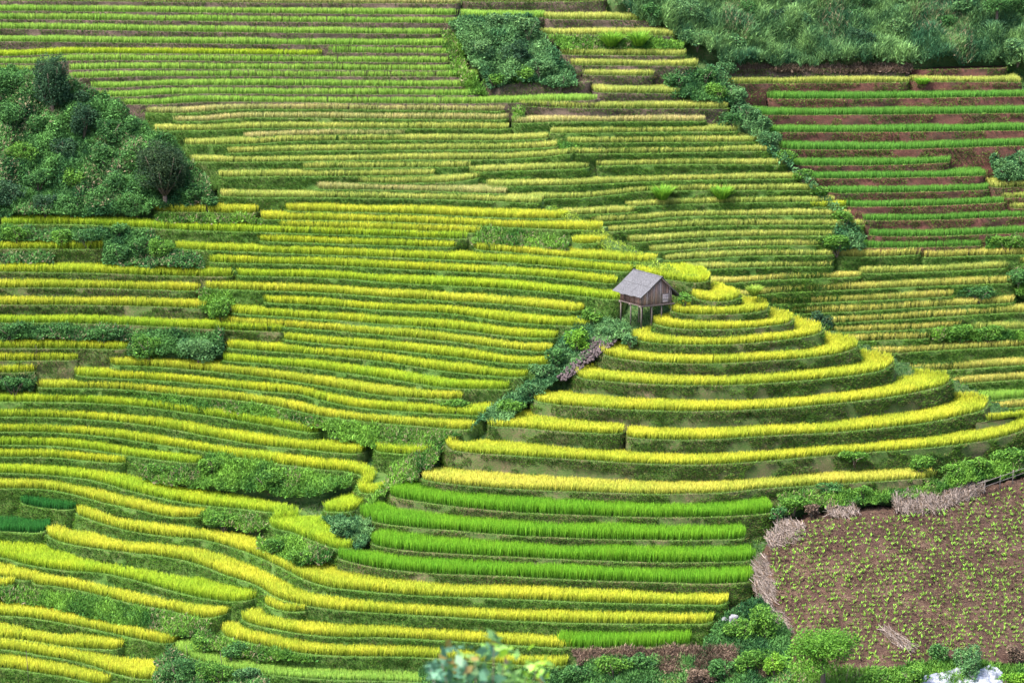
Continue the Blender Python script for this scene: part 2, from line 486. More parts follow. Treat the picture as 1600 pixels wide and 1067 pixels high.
# ------------------------------------------------------------------ blades: curved strips of three faces, many at once
def blades(base, direc, length, width, droop, cb, ct, seed=0, tipdrop=.25, reach=.75):
    """base (n,3), direc (n,3) unit growth direction, droop (n,) bend outward; cb, ct (n,3) colours at foot and tip -> V, idx, sizes, col"""
    n = len(base); r = np.random.default_rng(seed)
    ang = r.uniform(0, 2 * np.pi, n)
    out = np.stack([np.cos(ang), np.sin(ang), np.zeros(n)], 1)
    side = np.stack([-np.sin(ang + r.normal(0, .5, n)), np.cos(ang + r.normal(0, .5, n)), np.zeros(n)], 1)
    w = (width * .5)[:, None] * side; l = length[:, None]; dr = droop[:, None]
    p1 = base + direc * l * .55 + out * l * dr * .22
    p2 = base + direc * l * (1 - tipdrop * dr) + out * l * dr * reach
    V = np.stack([base - w * .55, base + w * .55, p1 + w, p1 - w, p2], 1).reshape(-1, 3)
    k = np.arange(n)[:, None] * 5
    quad = np.concatenate([k, k + 1, k + 2, k + 3], 1); tri = np.concatenate([k + 3, k + 2, k + 4], 1)
    idx = np.concatenate([quad, tri], 1).ravel(); sizes = np.tile([4, 3], n)
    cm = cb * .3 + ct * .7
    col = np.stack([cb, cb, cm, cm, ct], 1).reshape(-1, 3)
    return V, idx, sizes, col

def join(parts):
    V = []; I = []; S = []; C = []; b = 0
    for v, i, s, c in parts:
        V.append(v); I.append(np.asarray(i) + b); S.append(s); C.append(c); b += len(v)
    return np.concatenate(V), np.concatenate(I), np.concatenate(S), np.concatenate(C)

def jitter(c, n, amt=.15, seed=0, warm=.0):
    r = np.random.default_rng(seed)
    f = np.exp(r.normal(0, amt, (n, 1)))
    c = np.broadcast_to(np.asarray(c, float), (n, 3)) * f
    return np.clip(c * (1 + r.normal(0, amt * .4, (n, 3))), .002, .9)

PAL = {   # foot colour (leaves), tip colour (ears)
    'lime':   ((.085, .210, .026), (.350, .530, .090)),
    'tan':    ((.100, .180, .036), (.620, .530, .210)),
    'olive':  ((.070, .160, .024), (.560, .560, .130)),
    'straw':  ((.100, .180, .028), (.680, .590, .140)),
    'ygreen': ((.095, .230, .020), (.470, .545, .034)),
    'ygold':  ((.095, .215, .018), (.560, .570, .040)),
    'gold':   ((.100, .200, .016), (.610, .590, .055)),
    'pale':   ((.120, .210, .020), (.640, .580, .095)),
    'green':  ((.055, .180, .014), (.200, .410, .026)),
    'fresh':  ((.045, .160, .024), (.150, .335, .050)),
    'dark':   ((.012, .080, .016), (.045, .190, .035)),
}

# ------------------------------------------------------------------ terraces: earth bank + grass on its face + standing rice
def smooth1(a, k):
    if k < 2 or len(a) < 3: return a
    k = min(k, len(a) // 2 * 2 - 1 if len(a) > 3 else 1)
    if k < 2: return a
    ker = np.ones(k) / k
    pad = np.pad(a, [(k // 2, k - 1 - k // 2)] + [(0, 0)] * (a.ndim - 1), mode='edge')
    if a.ndim == 1: return np.convolve(pad, ker, 'valid')
    return np.stack([np.convolve(pad[:, i], ker, 'valid') for i in range(a.shape[1])], 1)

ALLSEG = {}
for lay in 'AB':
    segs = []
    for k, e in enumerate(EDGES):
        if e['layer'] == lay:
            p = e['px']; segs.append(np.hstack([p[:-1], p[1:], np.full((len(p) - 1, 1), k)]))
    ALLSEG[lay] = np.vstack(segs)

def gaps(e, k):
    """for each point of an edge: pixel distance to the next edge above and below in its layer"""
    S = ALLSEG[e['layer']]
    if e['px'][:, 1].mean() < 300 and e['px'][:, 0].max() > 690 and e['px'][:, 0].min() < 960: S = np.vstack([ALLSEG['A'], ALLSEG['B']])
    up = np.full(len(e['px']), 999.0); dn = up.copy()
    lo = np.minimum(S[:, 0], S[:, 2]); hi = np.maximum(S[:, 0], S[:, 2])
    for i, (u, v) in enumerate(e['px']):
        q = S[(lo <= u) & (hi > u)]
        if not len(q): continue
        vv = q[:, 1] + (q[:, 3] - q[:, 1]) * (u - q[:, 0]) / (q[:, 2] - q[:, 0] + 1e-9)
        d = v - vv
        a = d[(d > 4.0)]; b = -d[(d < -4.0)]
        if len(a): up[i] = a.min()
        if e['rear'] and e['rear'][0][0] <= u <= e['rear'][-1][0]:
            up[i] = v - np.interp(u, [q_[0] for q_ in e['rear']], [q_[1] for q_ in e['rear']])
        if len(b): dn[i] = b.min()
    return up, dn

def bank_grass(e, k, rg, P, s, Ltot, nrm, drop, face, org, root):
    # ---- grass on the bank face and along its lip
    area = Ltot * drop.mean()
    red = e['soil'] in ('red', 'brown')
    ng = int(area * (90 if red else 190))
    ss = rg.random(ng) * Ltot; t = rg.random(ng) ** 1.25
    dd = np.interp(ss, s, drop)
    cov = vnoise(ss * .33, t * dd * .9, k, 21) * .6 + vnoise(ss * 1.1, t * dd * 1.6, k, 22) * .4
    keep = cov + .16 * (1 - t) > (.56 if e['soil'] == 'red' else .52 if red else .47 if e['soil'] == 'mound' else .36)
    ss, t, dd = ss[keep], t[keep], dd[keep]; ng = len(ss)
    pp = np.stack([np.interp(ss, s, P[:, c]) for c in range(3)], 1); nn = np.stack([np.interp(ss, s, nrm[:, c]) for c in range(3)], 1)
    pos = pp + nn * (face(ss, t, dd) - .02)[:, None]; pos[:, 2] -= t * dd
    # lip turf
    nl = int(Ltot * 34); sl = rg.random(nl) * Ltot
    pl = np.stack([np.interp(sl, s, P[:, c]) for c in range(3)], 1) + np.stack([np.interp(sl, s, nrm[:, c]) for c in range(3)], 1) * rg.uniform(-.08, .14, nl)[:, None] + [0, 0, .06]
    nnl = np.stack([np.interp(sl, s, nrm[:, c]) for c in range(3)], 1)
    allp = np.concatenate([pos, pl]); alln = np.concatenate([nn, nnl]); N = len(allp); lipm = np.arange(N) >= ng
    di = -alln * .75 + np.stack([rg.normal(0, .3, N), rg.normal(0, .3, N), rg.uniform(.2, 1.0, N)], 1); di /= np.linalg.norm(di, axis=1, keepdims=True)
    tone = vnoise(allp[:, 0] * .6, allp[:, 1] * .6, allp[:, 2] * .8, 31)[:, None]
    g0 = np.array([.035, .100, .014]); g1 = np.array([.115, .235, .028]); g2 = np.array([.14, .12, .045])
    cg = g0 * (1 - tone) + g1 * tone
    dry = (rg.random(N) < (.22 if e['soil'] in ('brown', 'mound') else .08))[:, None]
    cg = np.where(dry, g2, cg)
    cg = np.where(lipm[:, None], np.array([.140, .260, .045]) * (.7 + .6 * tone), cg) * np.exp(rg.normal(0, .22, (N, 1)))
    Lg = np.where(lipm, rg.uniform(.12, .28, N), rg.uniform(.14, .36, N))
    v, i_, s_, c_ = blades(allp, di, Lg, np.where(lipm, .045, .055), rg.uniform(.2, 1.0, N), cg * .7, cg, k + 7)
    tag(mesh_np('grass', v, i_, s_, M_GRASS, col=c_, origin=org, parent=root), kind='stuff')

NTUFT = 0
def terrace(k, e):
    global NTUFT
    rg = np.random.default_rng(1000 + k)
    px = e['px']; F = FIELD[e['layer']]
    d = F(px[:, 0], px[:, 1]); P = at(px[:, 0], px[:, 1], d)
    scale = FPX / d                                     # pixels per metre
    z0 = P[:, 2].mean(); 
    up, dn = gaps(e, k)
    # inward direction on plan
    T = np.gradient(smooth1(P[:, :2], 9), axis=0); T = smooth1(T, 7); T /= np.linalg.norm(T, axis=1, keepdims=True) + 1e-9
    Nn = np.stack([-T[:, 1], T[:, 0]], 1)
    # width of the tread
    ring = e['fam'] == 'mound'
    wmax = 7.5 if ring else (6.0 if e['fam'] in ('low', 'front', 'glade') else 3.0)
    wdef = 5.0 if ring else (4.0 if e['fam'] in ('glade',) else 1.8)
    PU = at(px[:, 0], px[:, 1] - np.minimum(up, 400), F(px[:, 0], px[:, 1] - np.minimum(up, 400)))
    w = np.linalg.norm(PU[:, :2] - P[:, :2], axis=1) * np.clip(np.abs(Nn[:, 1]), .35, 1)
    w = np.where(up > 75, wdef, w)
    if e['rear']:       # plots whose far edge is known: level from lip to far edge
        rr_ = e['rear']; m_ = (px[:, 0] >= rr_[0][0]) & (px[:, 0] <= rr_[-1][0])
        rv = np.interp(px[:, 0], [q_[0] for q_ in rr_], [q_[1] for q_ in rr_]); ry = rays(px[:, 0], rv)
        tt = (P[:, 2] - CZ) / ry[:, 2]; w = np.where(m_, np.linalg.norm((CAM + ry * tt[:, None] - P)[:, :2], axis=1) * np.clip(np.abs(Nn[:, 1]), .5, 1), w)
    w = smooth1(np.clip(w - .12, .5, wmax), 11)
    # taper the shelf at its ends
    s = np.concatenate([[0], np.cumsum(np.linalg.norm(np.diff(P, axis=0), axis=1))]); Ltot = s[-1]
    # both ends round off into the hillside
    ein = np.minimum(s if px[0, 0] > 5 else s + 9, (Ltot - s) if px[-1, 0] < 1595 else s + 9)
    rec = np.where(ein < 1.3, 1 - np.sqrt(np.clip(1 - (1 - ein / 1.3) ** 2, 0, 1)), 0) * np.minimum(w * .8, 1.1)
    nrm0 = np.concatenate([Nn, np.zeros((len(P), 1))], 1)
    P = P + nrm0 * rec[:, None]; w = np.maximum(w - rec, .25)
    # height of the bank
    drop = np.where(dn > 120, 1.6, np.minimum(dn, 48) / scale * .97) + .35
    drop = smooth1(drop, 9)
    lip = .05 * (vnoise(s * .8, k) - .5)
    nrm = np.concatenate([Nn, np.zeros((len(P), 1))], 1)
    # profile rows: (inward offset, height)
    J = 6
    def face(s_, t_, dr_):      # how far the bank face stands out at s, depth t
        j_ = t_ * J
        return -.02 - .20 * t_ * dr_ + (vnoise(s_ * .55, j_ * .9, k, 3) - .5) * .34 * np.minimum(1, j_ / 2) + (vnoise(s_ * 1.9, j_ * 1.3, k, 5) - .5) * .16
    rows = [P + nrm * (w + 1.2)[:, None] + [0, 0, -.02], P + nrm * .38 + [0, 0, -.02], P + nrm * .20 + [0, 0, .09], P + nrm * .04 + [0, 0, .10]]
    for j in range(J + 1):
        t = j / J
        off = face(s, t, drop)
        rows.append(P + nrm * off[:, None] + np.stack([0 * s, 0 * s, -drop * t], 1))
    R = np.stack(rows, 0); nr, n = R.shape[0], R.shape[1]
    R[1:4, :, 2] += lip
    V = R.reshape(-1, 3)
    q = []
    a = np.arange(n - 1)
    for r_ in range(nr - 1):
        q.append(np.stack([r_ * n + a, (r_ + 1) * n + a, (r_ + 1) * n + a + 1, r_ * n + a + 1], 1))
    Q = np.concatenate(q); idx = Q.ravel(); sizes = np.full(len(Q), 4)
    # end walls
    nv = len(V); bb = np.stack([R[0, 0] - [0, 0, drop[0]], R[0, -1] - [0, 0, drop[-1]]]); V = np.vstack([V, bb])
    e0 = [r_ * n for r_ in range(nr)][::-1] + [nv]; e1 = [r_ * n + n - 1 for r_ in range(nr)] + [nv + 1]
    idx = np.concatenate([idx, e0[::-1][1:] + e0[::-1][:1], e1]); sizes = np.concatenate([sizes, [len(e0), len(e1)]])
    org = P[n // 2]
    root = empty('rice_terrace', org)
    tag(root, e['label'], 'rice terrace', e['group'])
    o = mesh_np('earth_bank', V, idx, sizes, SOIL[e['soil']], origin=org, parent=root, smooth=True)

    e['w'] = w; e['P'] = P
    # ---- standing rice
    if e['pal'] == 'bare':
        root['category'] = 'earth bank'; root.name = 'terrace_bank'; bank_grass(e, k, rg, P, s, Ltot, nrm, drop, face, org, root); return root
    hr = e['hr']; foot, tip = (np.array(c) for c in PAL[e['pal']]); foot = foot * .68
    dx = .17; m = max(3, int(Ltot / dx))
    dens_rows = int(wmax / .22)
    si = []; oi = []
    for r_ in range(dens_rows):
        off = .26 + r_ * .22
        ss = (np.arange(m) + rg.random()) * Ltot / m + rg.normal(0, .09, m)
        oo = off + rg.normal(0, .045, m)
        lim = np.interp(ss, s, w) - .02
        # the planted patch rounds off at its ends
        edge = np.minimum(ss, Ltot - ss)
        ok = (oo < lim) & (edge > .12 + .25 * np.clip(oo / 2, 0, 1) * rg.random(m)) & (rg.random(m) > .03)
        si.append(ss[ok]); oi.append(oo[ok])
    si = np.concatenate(si); oi = np.concatenate(oi)
    Pb = np.stack([np.interp(si, s, P[:, c]) for c in range(3)], 1)
    Nb = np.stack([np.interp(si, s, nrm[:, c]) for c in range(3)], 1)
    base = Pb + Nb * oi[:, None] + [0, 0, .0]
    NTUFT += len(base)
    front = oi < .75
    nb = 9
    b = np.repeat(base, nb, 0); nB = len(b); spread = rg.normal(0, .075, (nB, 3)); spread[:, 2] = 0; b = b + spread
    patch = vnoise(b[:, 0] * .35, b[:, 1] * .35, k, 9); patch2 = vnoise(b[:, 0] * 1.3, b[:, 1] * 1.3, k, 4)
    L = hr * np.exp(rg.normal(0, .045, nB)) * (.95 + .10 * patch2) * (.88 + .24 * vnoise(b[:, 0] * .22, b[:, 1] * .22, k, 14))
    di = np.stack([rg.normal(0, .09, nB), rg.normal(0, .09, nB), np.ones(nB)], 1); di /= np.linalg.norm(di, axis=1, keepdims=True)
    ripe = np.clip((.62 * patch + .38 * vnoise(b[:, 0] * .9, b[:, 1] * .9, k, 17) - .22) * 1.7, 0, 1)[:, None]
    tipc = tip * (1 - .0) * ripe + (tip * .6 + foot * 1.0) * (1 - ripe)
    dull = (rg.random(nB) < .09)[:, None]; tipc = np.where(dull, tipc * np.array([.72, .62, .9]), tipc)
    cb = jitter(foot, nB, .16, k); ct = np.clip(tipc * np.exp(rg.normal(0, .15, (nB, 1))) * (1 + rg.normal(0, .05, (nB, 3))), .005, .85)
    droop = np.abs(rg.normal(.55, .2, nB)) * (.5 if e['pal'] in ('green', 'fresh', 'dark', 'lime') else 1.0)
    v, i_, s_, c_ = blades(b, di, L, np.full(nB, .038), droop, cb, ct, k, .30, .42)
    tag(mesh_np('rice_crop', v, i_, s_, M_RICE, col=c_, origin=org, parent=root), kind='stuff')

    bank_grass(e, k, rg, P, s, Ltot, nrm, drop, face, org, root)
    return root
# ------------------------------------------------------------------ land
def inside(poly, u, v):
    u = np.asarray(u, float); v = np.asarray(v, float); r = np.zeros(u.shape, bool)
    n = len(poly)
    for i in range(n):
        x0, y0 = poly[i]; x1, y1 = poly[(i + 1) % n]
        c = ((y0 > v) != (y1 > v)) & (u < (x1 - x0) * (v - y0) / (y1 - y0 + 1e-9) + x0)
        r ^= c
    return r

PLOT = [(1196, 860), (1215, 840), (1262, 808), (1300, 805), (1395, 795), (1470, 790), (1540, 763), (1600, 745), (1760, 715), (1760, 1075), (1600, 1045),
        (1500, 1030), (1440, 1042), (1390, 1052), (1240, 1050), (1232, 985), (1205, 940)]
SCRUB = [  # layer, sort, height of growth m, polygon
    ('A', 'dark', 1.9, [(-230,105),(20,112),(60,122),(110,134),(140,146),(190,172),(222,192),(232,206),(240,216),(285,234),(296,255),(328,285),(332,318),(235,332),(225,342),(-230,342)]),
    ('A', 'dark', 1.1, [(165,360),(240,368),(262,388),(266,398),(318,404),(320,424),(160,416)]),
    ('A', 'dark', .9, [(-230,357),(170,361),(172,378),(-230,380)]),
    ('A', 'dark', .7, [(-230,396),(80,398),(85,414),(-230,413)]),
    ('A', 'dark', 1.0, [(-230,511),(120,512),(210,517),(205,534),(-230,530)]),
    ('A', 'dark', 1.1, [(202,520),(350,522),(346,560),(200,560)]),
    ('A', 'dark', 1.0, [(-230,588),(58,588),(52,610),(-230,612)]),
    ('A', 'leafy', .5, [(245,338),(400,342),(410,352),(240,350)]),
    ('A', 'leafy', .5, [(310,455),(366,462),(356,492),(330,498),(310,480)]),
    ('A', 'leafy', .6, [(752,358),(890,376),(888,394),(800,390),(735,384)]),
    ('A', 'leafy', .9, [(185,614),(280,624),(400,638),(500,660),(620,672),(730,680),(690,692),(600,690),(500,674),(400,652),(280,640)]),
    ('A', 'leafy', .5, [(495,682),(690,688),(685,705),(675,735),(610,742),(612,726),(676,716),(672,706),(575,698)]),
    ('A', 'leafy', 1.2, [(205,728),(305,737),(330,714),(470,742),(550,752),(548,762),(500,782),(380,770),(240,757)]),
    ('A', 'leafy', .7, [(310,800),(400,806),(418,825),(402,833),(322,822)]),
    ('A', 'leafy', .9, [(405,848),(455,842),(520,864),(515,878),(470,890),(440,876),(402,862)]),
    ('A', 'blue', .8, [(500,808),(552,808),(585,826),(568,850),(556,862),(545,848)]),
    ('A', 'leafy', .5, [(690,688),(690,708),(650,748),(602,772),(558,804),(600,760),(630,722)]),
    ('A', 'blue', .7, [(905,494),(945,498),(985,512),(985,526),(930,548),(890,582),(830,622),(792,664),(752,660),(735,676),(762,640),(825,600),(862,572),(868,540),(895,515)]),
    ('A', 'dark', 1.2, [(246,1045),(262,1018),(300,1034),(340,1048),(420,1062),(420,1130),(236,1130)]),
    ('A', 'leafy', .7, [(318,988),(345,1002),(460,1026),(500,1034),(420,1034),(350,1022),(306,1002)]),
    ('A', 'leafy', .6, [(-60,924),(48,922),(150,936),(260,962),(330,975),(318,992),(262,995),(150,968),(60,945),(-60,936)]),
    ('A', 'dark', .9, [(660,1046),(890,1050),(905,1034),(1000,1030),(1090,1030),(1112,988),(1140,958),(1190,932),(1232,992),(1235,1130),(650,1130)]),
    ('A', 'dry', .8, [(890,1020),(1180,1014),(1205,1062),(1000,1050),(905,1040)]),
    ('A', 'leafy', .9, [(1212,778),(1390,770),(1475,757),(1482,732),(1600,716),(1760,690),(1760,722),(1540,752),(1470,772),(1395,786),(1250,796),(1216,812)]),
    ('A', 'leafy', .9, [(1215,1040),(1380,1052),(1480,1030),(1600,1045),(1760,1080),(1760,1150),(1215,1150)]),
    ('B', 'dry', .45, [(1140,104),(1425,104),(1425,116),(1145,116)]),
    ('A', 'leafy', .7, [(690,54),(714,48),(724,84),(730,110),(764,150),(742,150),(708,118),(700,90)]),
    ('A', 'lawn', .28, [(845,322),(885,332),(950,366),(1030,412),(1105,442),(1060,436),(1000,424),(945,392),(900,360)]),
    ('B', 'thicket', 2.2, [(1045,-90),(1760,-90),(1760,104),(1600,104),(1560,98),(1420,106),(1300,106),(1140,110),(1095,82),(1040,46),(960,16),(955,-90)]),
    ('B', 'blue', 1.6, [(702,42),(722,34),(843,36),(848,58),(876,92),(900,122),(905,138),(800,132),(765,142),(745,115),(717,75)]),
    ('B', 'dark', 1.0, [(1030,122),(1100,110),(1150,166),(1090,162),(1055,150)]),
    ('B', 'blue', 1.4, [(1098,100),(1135,118),(1170,170),(1215,230),(1248,275),(1285,308),(1340,358),(1356,394),(1312,398),(1282,378),(1318,350),(1255,288),(1210,247),(1152,200),(1142,165)]),
    ('B', 'blue', 1.0, [(1545,252),(1600,240),(1760,240),(1760,286),(1562,280)]),
    ('B', 'leafy', .8, [(1540,376),(1760,372),(1760,392),(1540,392)]),
    ('B', 'leafy', .8, [(1582,420),(1760,420),(1760,470),(1592,460)]),
    ('B', 'leafy', .7, [(1455,518),(1515,518),(1600,522),(1760,520),(1760,536),(1460,534)]),
    ('B', 'leafy', .6, [(850,60),(1060,64),(1068,80),(882,82)]),
    ('B', 'leafy', .4, [(800,170),(818,172),(822,186),(800,190)]),
    ('B', 'leafy', .4, [(868,222),(905,226),(908,236),(875,238)]),
]
RIDGE = [(712,-700),(712,60),(735,120),(770,160),(815,190),(885,238),(892,262),(850,285),(835,305),(885,332),(945,362),(1020,405),(1062,424),(1112,441),(1168,462),(1210,478),(1250,495),(1296,511),(1350,534),(1404,560),
         (1492,588),(1550,622),(1618,652),(1760,690),(2100,760)]
A_REGION = RIDGE + [(2100,1700),(-700,1700),(-700,-700)]

def blur(a, n):
    for _ in range(n):
        p = np.pad(a, 1, mode='edge')
        a = (p[1:-1, :-2] + p[1:-1, 2:] + p[:-2, 1:-1] + p[2:, 1:-1] + 2 * p[1:-1, 1:-1]) / 6
    return a

def land(layer, u0, u1, v0, v1, step=7.0):
    us = np.arange(u0, u1 + step, step); vs = np.arange(v0, v1 + step, step)
    U, V_ = np.meshgrid(us, vs)
    cover = np.zeros(U.shape)
    for lay, sort, h, poly in SCRUB:
        if lay == layer: cover = np.maximum(cover, inside(poly, U, V_).astype(float))
    if layer == 'A': cover = np.maximum(cover, inside(PLOT, U, V_) * 0)
    cover = blur(cover, 1)
    off = 2.5 - 2.3 * cover
    if layer == 'A':
        off = off + inside(PLOT, U, V_) * .6
    d = FIELD[layer](U, V_) + off
    # beyond the surveyed part the hillside runs on evenly
    P = at(U, V_, d)
    bump = (vnoise(P[..., 0] * .8, P[..., 1] * .8, P[..., 2] * .8, 2) - .5) * .5 * cover
    P = P + bump[..., None] * np.array([0, -.6, .8])
    if layer == 'A':
        keep = inside(A_REGION, U, V_)
    else:
        keep = (U > 640) & ~inside([(x, y + 130) for x, y in RIDGE if y > 310] + [(2100, 1700), (-700, 1700), (-700, 450)], U, V_) 
    nv, nu = U.shape
    idm = np.arange(nu * nv).reshape(nv, nu)
    ok = keep[:-1, :-1] & keep[1:, :-1] & keep[:-1, 1:] & keep[1:, 1:]
    Q = np.stack([idm[1:, :-1], idm[1:, 1:], idm[:-1, 1:], idm[:-1, :-1]], -1)[ok]
    used, inv = np.unique(Q, return_inverse=True)
    P = P.reshape(-1, 3)[used]; Q = inv.reshape(-1, 4)
    if layer == 'A':   # far side of the ridge and of the mound: falls away behind the crest
        ed = {}
        for f in Q:
            for a, b in zip(f, np.roll(f, -1)):
                kk = (min(a, b), max(a, b)); ed[kk] = ed.get(kk, 0) + 1
        up_ = np.array([list(kk) for kk, c in ed.items() if c == 1])
        uv = np.stack([U.reshape(-1)[used], V_.reshape(-1)[used]], 1)
        mid = uv[up_].mean(1)
        dist = np.array([np.min(np.hypot(mid[:, 0] - x, mid[:, 1] - y)) if False else 0 for x, y in [(0, 0)]])
        near = (mid[:, 1] > 300) & (mid[:, 0] > 860) & (mid[:, 1] < 760)
        E = up_[near]
        b = len(P); n = len(E)
        lo = P[E] + np.array([3.0, 6.0, -6.0])
        P = np.vstack([P, lo.reshape(-1, 3)])
        k = np.arange(n)
        Q = np.vstack([Q, np.stack([E[:, 0], E[:, 1], b + 2 * k + 1, b + 2 * k], 1)])
    return P, Q

P_, Q_ = land('A', -420, 2020, -330, 1420)
hill = mesh_np('hillside', P_, Q_.ravel(), np.full(len(Q_), 4), M_TURF, smooth=True); tag(hill, 'turf hillside under the rice terraces and the conical mound', 'hillside', kind='structure')
P_, Q_ = land('B', 640, 2020, -330, 900)
hill2 = mesh_np('far_hillside', P_, Q_.ravel(), np.full(len(Q_), 4), M_TURF, smooth=True); tag(hill2, 'turf hillside rising behind the conical mound', 'hillside', kind='structure')

# the ploughed plot
def plot():
    step = 3.5
    us = np.arange(1170, 1765, step); vs = np.arange(700, 1090, step)
    U, V_ = np.meshgrid(us, vs)
    m = blur(inside(PLOT, U, V_).astype(float), 5)
    d = FA(U, V_) + 2.6 * np.clip(1 - 1.9 * m, 0, 1)
    P = at(U, V_, d)
    fur = np.sin(P[..., 1] * 5.2 + P[..., 0] * .35 + 3 * vnoise(P[..., 0] * .2, P[..., 1] * .2, 0, 3)) * .05
    clod = (vnoise(P[..., 0] * 2.3, P[..., 1] * 2.3, 0, 5) - .5) * .22 + (vnoise(P[..., 0] * .5, P[..., 1] * .5, 0, 6) - .5) * .35 + (vnoise(P[..., 0] * 5, P[..., 1] * 5, 0, 8) - .5) * .12
    P[..., 2] += fur + clod
    nv, nu = U.shape; idm = np.arange(nu * nv).reshape(nv, nu); keep = m > .02
    ok = keep[:-1, :-1] & keep[1:, :-1] & keep[:-1, 1:] & keep[1:, 1:]
    Q = np.stack([idm[1:, :-1], idm[1:, 1:], idm[:-1, 1:], idm[:-1, :-1]], -1)[ok]
    used, inv = np.unique(Q, return_inverse=True)
    return P.reshape(-1, 3)[used], inv.reshape(-1, 4)
P_, Q_ = plot()
fld = mesh_np('ploughed_field', P_, Q_.ravel(), np.full(len(Q_), 4), M_FIELD, smooth=True); tag(fld, 'reddish brown ploughed field planted with maize seedlings', 'field', kind='structure')

for k, e in enumerate(EDGES): terrace(k, e)

# ------------------------------------------------------------------ leaves
def leafquads(pos, size, col, seed=0, up=.5, aspect=.5):
    n = len(pos); r = np.random.default_rng(seed)
    a = r.normal(0, 1, (n, 3)); a[:, 2] *= .6; a /= np.linalg.norm(a, axis=1, keepdims=True)
    nr = r.normal(0, 1, (n, 3)) + [0, -.5, up * 2]; b = np.cross(nr, a); b /= np.linalg.norm(b, axis=1, keepdims=True) + 1e-9
    L = size[:, None]
    nn = np.cross(a, b)
    V = np.stack([pos - a * L * .5, pos + b * L * aspect * .5 + nn * L * .08, pos + a * L * .5, pos - b * L * aspect * .5 + nn * L * .08], 1).reshape(-1, 3)
    k = np.arange(n) * 4
    idx = np.stack([k, k + 1, k + 2, k + 3], 1).ravel()
    return V, idx, np.full(n, 4), np.repeat(col, 4, 0)

LEAFC = {  # two leaf tones
    'dark':    ((.013, .052, .018), (.075, .185, .042)),
    'thicket': ((.024, .078, .036), (.125, .230, .070)),
    'leafy':   ((.022, .080, .014), (.120, .250, .030)),
    'blue':    ((.022, .078, .030), (.100, .205, .065)),
    'dry':     ((.060, .045, .030), (.170, .115, .085)),
    'lawn':    ((.110, .200, .022), (.260, .330, .045)),
    'tree':    ((.008, .032, .018), (.040, .090, .036)),
    'bright':  ((.050, .150, .012), (.170, .320, .030)),
    'mid':     ((.026, .090, .010), (.105, .235, .024)),
    'olive':   ((.006, .024, .014), (.042, .070, .024)),
}

def growth(i, layer, sort, h, poly):
    r = np.random.default_rng(500 + i)
    p = np.array(poly, float); u0, v0 = p.min(0); u1, v1 = p.max(0)
    area = .5 * abs(np.dot(p[:, 0], np.roll(p[:, 1], 1)) - np.dot(p[:, 1], np.roll(p[:, 0], 1)))
    n = int(area * (1.6 if sort != 'lawn' else 1.4))
    u = r.uniform(u0, u1, 4 * n); v = r.uniform(v0, v1, 4 * n)
    k = inside(poly, u + 5 * (vnoise(u * .12, v * .12, 0, 1) - .5) * 2, v + 4 * (vnoise(u * .12, v * .12, 0, 2) - .5) * 2)
    u, v = u[k][:n], v[k][:n]; n = len(u)
    off = .15
    G = ground(u, v, layer, off)
    lump = vnoise(G[:, 0] * .62, G[:, 1] * .3, G[:, 2] * .62, 40 + i); lump2 = vnoise(G[:, 0] * 1.1, G[:, 1] * .6, G[:, 2] * 1.1, 80 + i)
    top = h * np.clip(lump * 1.5 - .3, .05, 1.2) + .35 * h * (lump2 - .4)
    q = top * (1 - np.abs(r.normal(0, .22, n)))
    pos = G + q[:, None] * np.array([0, -.55, .62]) + r.normal(0, .06, (n, 3))
    c0, c1 = (np.array(c) for c in LEAFC[sort])
    tone = .55 * vnoise(G[:, 0] * .5, G[:, 1] * .3, G[:, 2] * .5, 7) + .45 * lump2
    tone = np.clip((tone - .5) * 1.8 + .45 + r.normal(0, .18, n), 0, 1)[:, None]
    col = (c0 * (1 - tone) + c1 * tone) * np.exp(r.normal(0, .24, (n, 1)))
    if sort in ('dark', 'thicket', 'leafy'):      # withered stalks and leaves
        dry = (r.random(n) < .16 * (vnoise(G[:, 0] * .3, G[:, 2] * .3, 0, 66) > .55))[:, None]
        col = np.where(dry, np.array([.20, .17, .10]), col)
    parts = []
    gr = r.random(n) < {'dark': .3, 'thicket': .7, 'leafy': .55, 'blue': .25, 'dry': .8, 'lawn': 1.0}[sort]
    if (~gr).any():
        parts.append(leafquads(pos[~gr], r.uniform(.12, .42, (~gr).sum()), col[~gr], i))
    m = gr.sum()
    if m:
        di = np.stack([r.normal(0, .35, m), r.normal(-.1, .3, m), np.ones(m)], 1); di /= np.linalg.norm(di, axis=1, keepdims=True)
        L = r.uniform(.25, .6, m) * {'lawn': .45, 'thicket': 1.9}.get(sort, 1)
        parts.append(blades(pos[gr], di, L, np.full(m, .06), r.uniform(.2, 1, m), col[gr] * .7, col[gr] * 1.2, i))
    v_, i_, s_, c_ = join(parts)
    nm = {'lawn': 'grass', 'dry': 'dry_grass', 'thicket': 'undergrowth'}.get(sort, 'undergrowth')
    o = mesh_np(nm, v_, i_, s_, M_LEAF, col=c_)
    tag(o, kind='stuff')
for i, a in enumerate(SCRUB): growth(i, *a)

